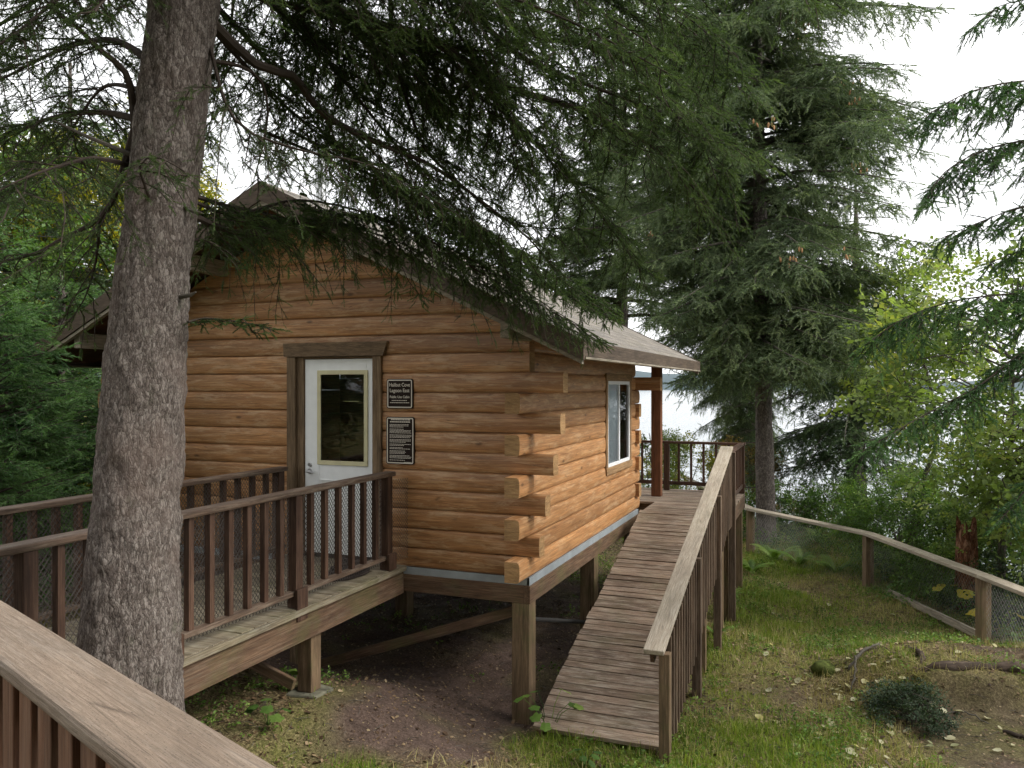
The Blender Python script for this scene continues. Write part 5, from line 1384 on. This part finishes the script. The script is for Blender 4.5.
tubeobj('stick', 'bent grey stick beside the mossy stone', 'stick', [gpt(848, 0, 8.6), gpt(862, 0, 8.75, .05), gpt(878, 0, 8.95, .03)], [.012, .018, .012], 'twiggrey', seed=6)
tubeobj('stick', 'thin pale stick standing by the fallen leaves', 'stick', [gpt(850, 0, 8.2), gpt(855, 0, 8.4, .04), gpt(856, 0, 8.7, .06)], [.01, .012, .01], 'twiggrey', seed=7)
tubeobj('stick', 'thin twig lying below the bank on bare dirt', 'stick', [gpt(930, 0, 7.5), gpt(960, 0, 7.6), gpt(990, 0, 7.4)], [.007, .008, .005], 'twiggrey', seed=8)
def rock():
    p = gpt(828, 0, 8.9, .05); m = MB(); n = 20; vs = []; fs = []; p.z -= .10
    for i in range(11):
        for j in range(n):
            a = 2*math.pi*j/n; e = math.pi*i/10; v = Vector((math.cos(a)*math.sin(e)*.13, math.sin(a)*math.sin(e)*.17, math.cos(e)*.15)); v *= 1+.55*mnoise.noise(v*8+Vector((3, 1, 2)))+.2*mnoise.noise(v*25)
            vs.append(p+v)
    for i in range(10):
        for j in range(n): fs.append((i*n+j, (i+1)*n+j, (i+1)*n+(j+1) % n, i*n+(j+1) % n))
    m.add(vs, fs, [(0, 0, 0)]*len(vs)); o = m.build('mossy_stone', ['moss'], None, smooth=True); tag(o, 'small moss covered stone in the worn grass right of the ramp', 'stone')
rock()

# ------------------------------------------------------------------ grass, litter, fallen leaves (stuff)
def scatter(n, x0, x1, y0, y1, rg):
    return rg.uniform(x0, x1, n), rg.uniform(y0, y1, n)
def in_view(x, y, margin=.75):
    xc = x*CT+y*ST; d = -x*ST+y*CT
    return (d > 3.4) & (np.abs(xc/d) < margin)
def blades(name, x, y, h, w, mat, rg, lean=.5, label=None):
    n = len(x); z = gz(x, y); a = rg.uniform(0, 2*math.pi, n); b = rg.uniform(0, 2*math.pi, n); le = np.abs(rg.normal(0, lean, n))
    hx, hy = np.cos(a)*w/2, np.sin(a)*w/2
    lx, ly = np.cos(b)*le*h, np.sin(b)*le*h
    up = h*np.sqrt(np.maximum(.08, 1-np.minimum(le, .95)**2))
    V = np.stack([np.stack([x-hx, y-hy, z-.005], 1), np.stack([x+hx, y+hy, z-.005], 1),
                  np.stack([x+lx*.4+hx*.7, y+ly*.4+hy*.7, z+up*.6], 1), np.stack([x+lx*.4-hx*.7, y+ly*.4-hy*.7, z+up*.6], 1), np.stack([x+lx, y+ly, z+up], 1)], 1).reshape(-1, 3)
    k = np.arange(n)[:, None]*5
    Fc = np.concatenate([k+[0, 1, 2], k+[0, 2, 3], k+[3, 2, 4]]); rn = np.tile(np.clip(rg.normal(.5, .2, n), 0, 1), 3)
    o = mesh_np(name, V, Fc, np.zeros(len(Fc)), rn, [mat]); tag(o, kind='stuff', label=label, cat='ground cover'); return o
rg = np.random.default_rng(9)
x, y = scatter(420000, -6.5, 4.2, 4.3, 17.5, rg); g = grassmask(x, y); dm = dirtmask(x, y)
ramp_ = (x > RX0-.02) & (x < RX1) & (y > 6.7) & (y < 9.2)
k = (rg.random(len(x)) < (g**2.2)*(1-dm)*.9) & in_view(x, y) & ~ramp_
blades('grass', x[k], y[k], rg.uniform(.03, .11, k.sum())*(.4+.7*g[k])*(1+.5*fbm(x[k]*4, y[k]*4, o=2)), rg.uniform(.004, .011, k.sum()), 'grass', rg, .75, 'short green grass growing in patches around the ramp')
x, y = scatter(330000, -6.5, 4.5, 4.3, 17.5, rg); dm = dirtmask(x, y); g = grassmask(x, y)
k = (rg.random(len(x)) < np.clip(1-dm*1.4, 0, 1)*.7*(1-g*.45)*np.clip(.35+1.1*fbm(x*1.9+3, y*1.9, o=3)+.5, .1, 1)) & in_view(x, y) & (x > -3.0) & ~((x > RX0-.02) & (x < RX1) & (y > 6.7) & (y < 9.2))
blades('dry_grass', x[k], y[k], rg.uniform(.04, .15, k.sum()), rg.uniform(.003, .007, k.sum()), 'drygrass', rg, .95, 'tan dry grass and straw matted over the slope')
def flat_leaves(name, x, y, size, mat, rg, label, asp=.6, lift=.01):
    n = len(x); z = gz(x, y)+lift; a = rg.uniform(0, 2*math.pi, n); l = size/2; w = l*asp
    ti = rg.normal(0, .3, n); tj = rg.normal(0, .3, n)
    def P(u, v, h=0): 
        dx = np.cos(a)*u*l-np.sin(a)*v*w; dy = np.sin(a)*u*l+np.cos(a)*v*w
        return np.stack([x+dx, y+dy, z+dx*ti+dy*tj+h*l+.3*np.abs(dx*ti)+.2*l], 1)
    pts = [(-1, 0, .05), (-.45, .85, .22), (.3, .9, .2), (1, 0, 0), (.3, -.9, .2), (-.45, -.85, .22), (0, 0, 0)]
    V = np.stack([P(*p) for p in pts], 1).reshape(-1, 3); k = np.arange(n)[:, None]*7
    Fc = np.concatenate([k+[i, (i+1) % 6, 6] for i in range(6)]); rn = np.tile(rg.random(n), 6)
    o = mesh_np(name, V, Fc, np.zeros(len(Fc)), rn, [mat]); tag(o, kind='stuff', label=label, cat='leaves'); return o
x, y = scatter(60000, -6.8, 5, 4.3, 16, rg)
k = in_view(x, y) & (rg.random(len(x)) < .9-.75*dirtmask(x, y))
flat_leaves('leaf_litter', x[k], y[k], rg.uniform(.012, .03, k.sum())*rg.uniform(.8, 2.2, k.sum()), 'litter', rg, 'fine brown leaf and needle litter on the forest floor', lift=.002)
# small broad leaved weeds among the grass
x, y = scatter(60000, -6.5, 4.5, 4.3, 17.5, rg); dm = dirtmask(x, y); g = grassmask(x, y); nn = fbm(x*1.5+9, y*1.5-4, o=3)
k = (rg.random(len(x)) < np.clip(nn*1.6+.28, 0, 1)*(1-dm)*np.where(x > -1.2, .9, .45)) & in_view(x, y) & ~((x > RX0-.02) & (x < RX1) & (y > 6.5) & (y < 9.4))
n = k.sum(); f = Foliage(); zz = gz(x[k], y[k])
f.put(LEAFS[1], np.stack([x[k], y[k], zz+rg.uniform(0, .05, n)], 1), rg.normal(size=(n, 3))+[0, 0, .35], np.tile([0, 0, 1.], (n, 1))+rg.normal(size=(n, 3))*.25, rg.uniform(.035, .10, n), np.clip(rg.normal(.5, .25, n), 0, 1))
o = f.crown('weeds', ['fern', 'twig'], None); tag(o, 'small green weeds and clover growing through the grass', 'weeds', kind='stuff')
# dead stalks and broken twigs
x, y = scatter(5200, -6.5, 5, 4.3, 16, rg); k = in_view(x, y) & ~((x > RX0-.02) & (x < RX1) & (y > 6.5) & (y < 9.4)); x, y = x[k], y[k]
m = MB(); zz = gz(x, y)
for i in range(len(x)):
    a = rg.uniform(0, 6.28); l = rg.uniform(.03, .16); d = Vector((math.cos(a), math.sin(a), rg.normal()*.12)); p = Vector((x[i], y[i], zz[i]+.012))
    m.tube([p, p+d*l*.5+Vector((0, 0, .01)), p+d*l+Vector((d.y, -d.x, 0))*l*.15], [.0022, .0026, .0015], 3, cap=False)
o = m.build('twig_litter', ['twiggrey']); tag(o, 'fine dead twigs strewn over the ground', 'twigs', kind='stuff')
# crumbs of soil and small pebbles on the bare dirt
x, y = scatter(26000, -6.5, 5, 4.3, 13, rg); k = in_view(x, y) & (dirtmask(x, y) > .45); x, y = x[k], y[k]; n = len(x)
bp = np.array([(1, 0, 0), (0, 1, 0), (-1, 0, 0), (0, -1, 0), (0, 0, .8)], float); bf = np.array([(0, 1, 4), (1, 2, 4), (2, 3, 4), (3, 0, 4)])
a = rg.uniform(0, 6.28, n); sz = rg.uniform(.004, .011, n)*rg.choice([1, 1, 1, 1.8], n); zz = gz(x, y)
bx = (bp[None, :, 0]*np.cos(a)[:, None]-bp[None, :, 1]*np.sin(a)[:, None])*sz[:, None]*rg.uniform(.6, 1.4, (n, 1))+x[:, None]
by = (bp[None, :, 0]*np.sin(a)[:, None]+bp[None, :, 1]*np.cos(a)[:, None])*sz[:, None]+y[:, None]
V = np.stack([bx, by, bp[None, :, 2]*sz[:, None]+zz[:, None]-.001], 2).reshape(-1, 3)
o = mesh_np('soil_crumbs', V, (bf[None]+(np.arange(n)*5)[:, None, None]).reshape(-1, 3), np.zeros(4*n), np.repeat(rg.random(n), 4), ['litter']); tag(o, 'crumbs of soil and grit on the bare dirt', 'soil', kind='stuff')
# pale fallen leaves
pl = []
for (px, py_d, n, r) in ((845, 8.3, 22, .35), (870, 7.0, 16, .5), (960, 7.3, 8, .5), (760, 8.0, 12, .8), (700, 9.5, 8, .8), (860, 10, 16, 1.3), (900, 6.6, 12, .6), (930, 8.6, 9, .5), (780, 6.8, 7, .7), (800, 12, 14, 1.6)):
    p = at(px, 386, py_d); pl += [(p.x+rg.normal()*r, p.y+rg.normal()*r) for _ in range(int(n*1.7))]
pl = np.array(pl); pl = pl[pl[:, 0] > -1.2]
flat_leaves('fallen_leaves', pl[:, 0], pl[:, 1], rg.uniform(.04, .10, len(pl)), 'palefall', rg, 'pale cream fallen leaves scattered over grass and dirt', .75, .012)
# leafy ground cover on the slope beyond the fence and to the left
x, y = scatter(60000, -9, 14, 10, 32, rg); xc = x*CT+y*ST; d = -x*ST+y*CT
s = np.maximum.reduce([xc-6.15, d-17.2, (xc-4.9)*.75+(d-16.0)*.65])
k = (s > 0) & (s < 7) & in_view(x, y, .8) & (xc > -2) & (rg.random(len(x)) < .8)
x2, y2 = scatter(26000, -14, -8.3, 2, 16, rg); k2 = rg.random(len(x2)) < .5
X2 = np.concatenate([x[k], x2[k2]]); Y2 = np.concatenate([y[k], y2[k2]]); n = len(X2)
f = Foliage(); f.put(LEAFS[0], np.stack([X2, Y2, gz(X2, Y2)+rg.uniform(0, .28, n)], 1), rg.normal(size=(n, 3))+[0, 0, .5], np.tile([0, 0, 1.], (n, 1))+rg.normal(size=(n, 3))*.3, rg.uniform(.1, .22, n), rg.random(n))
o = f.crown('undergrowth', ['leafbush', 'twig'], None); tag(o, 'tangled green undergrowth covering the slope below the fence', 'undergrowth', kind='stuff')

# unseen spruces added to shade the front wall and darken the door glass
for k, (xx, dd, sc, lb) in enumerate(((-3.4, -8.5, 1.0, 'unseen spruce added behind the viewing deck, left of centre'), (1.2, -5.6, .85, 'unseen spruce added straight behind the viewing deck'),
                          (5.4, -4.4, .9, 'unseen spruce added behind the viewing deck, right of centre'), (-7, -14, 1.1, 'tall unseen spruce added in the second row left'), (1.5, -12.5, 1.2, 'tall unseen spruce added in the second row'), (-12, 3, .9, 'unseen spruce added uphill at the left'))):
    p = c2w(xx, dd); copy_thing(s2, (p.x, p.y, gz1(p.x, p.y)-1.6), 1.3*k, sc, lb)
# ------------------------------------------------------------------ camera, light, world
cam = bpy.data.cameras.new('camera'); co = bpy.data.objects.new('camera', cam); COL.objects.link(co)
co.location = (0, 0, 0); co.rotation_euler = (R(90), 0, TH)
cam.sensor_width = 36; cam.lens = 36*F/1024; cam.shift_y = -(386-384)/1024*-1; cam.clip_end = 20000; cam.clip_start = .05
SC.camera = co
SUN_E, SUN_DIR = 42, Vector((1, .08, 0)).normalized()     # direction the light comes from (horizontal)
sun = bpy.data.lights.new('sun', 'SUN'); so = bpy.data.objects.new('sun', sun); COL.objects.link(so)
sun.energy = 1.5; sun.angle = R(20); sun.color = (1, .965, .92)
v = Vector((SUN_DIR.x*math.cos(R(SUN_E)), SUN_DIR.y*math.cos(R(SUN_E)), math.sin(R(SUN_E))))
so.rotation_euler = v.to_track_quat('Z', 'Y').to_euler(); so.location = v*30
w = bpy.data.worlds.new('World'); SC.world = w; w.use_nodes = True
nt = w.node_tree; bg = nt.nodes['Background']
sky = nt.nodes.new('ShaderNodeTexSky'); sky.sky_type = 'NISHITA'; sky.sun_disc = False
sky.sun_elevation = R(SUN_E); sky.sun_rotation = math.atan2(SUN_DIR.x, SUN_DIR.y)
sky.dust_density = 4; sky.air_density = 1
hs = nt.nodes.new('ShaderNodeHueSaturation'); hs.inputs['Saturation'].default_value = .12
nt.links.new(sky.outputs[0], hs.inputs['Color'])
mx = nt.nodes.new('ShaderNodeMix'); mx.data_type = 'RGBA'; mx.inputs[0].default_value = .7
nt.links.new(hs.outputs[0], mx.inputs[6])
tc = nt.nodes.new('ShaderNodeTexCoord'); nz = nt.nodes.new('ShaderNodeTexNoise'); nz.inputs['Scale'].default_value = 1.6; nz.inputs['Detail'].default_value = 3
nt.links.new(tc.outputs['Generated'], nz.inputs[0])
cr_ = nt.nodes.new('ShaderNodeValToRGB'); cr_.color_ramp.elements[0].position = .3; cr_.color_ramp.elements[0].color = (8.8, 9.0, 9.3, 1)
cr_.color_ramp.elements[1].position = .7; cr_.color_ramp.elements[1].color = (10.2, 10.2, 10.3, 1)
nt.links.new(nz.outputs[0], cr_.inputs[0]); nt.links.new(cr_.outputs[0], mx.inputs[7])
nt.links.new(mx.outputs[2], bg.inputs[0]); bg.inputs[1].default_value = .092
SC.view_settings.view_transform = 'Standard'; SC.view_settings.look = 'None'; SC.view_settings.gamma = 1; SC.view_settings.exposure = 1.25
SC.cycles.max_bounces = 6; SC.cycles.diffuse_bounces = 3; SC.cycles.transmission_bounces = 3; SC.cycles.transparent_max_bounces = 8; SC.cycles.glossy_bounces = 2
SC.cycles.use_denoising = True
SC.cycles.use_adaptive_sampling = True; SC.cycles.adaptive_threshold = .02
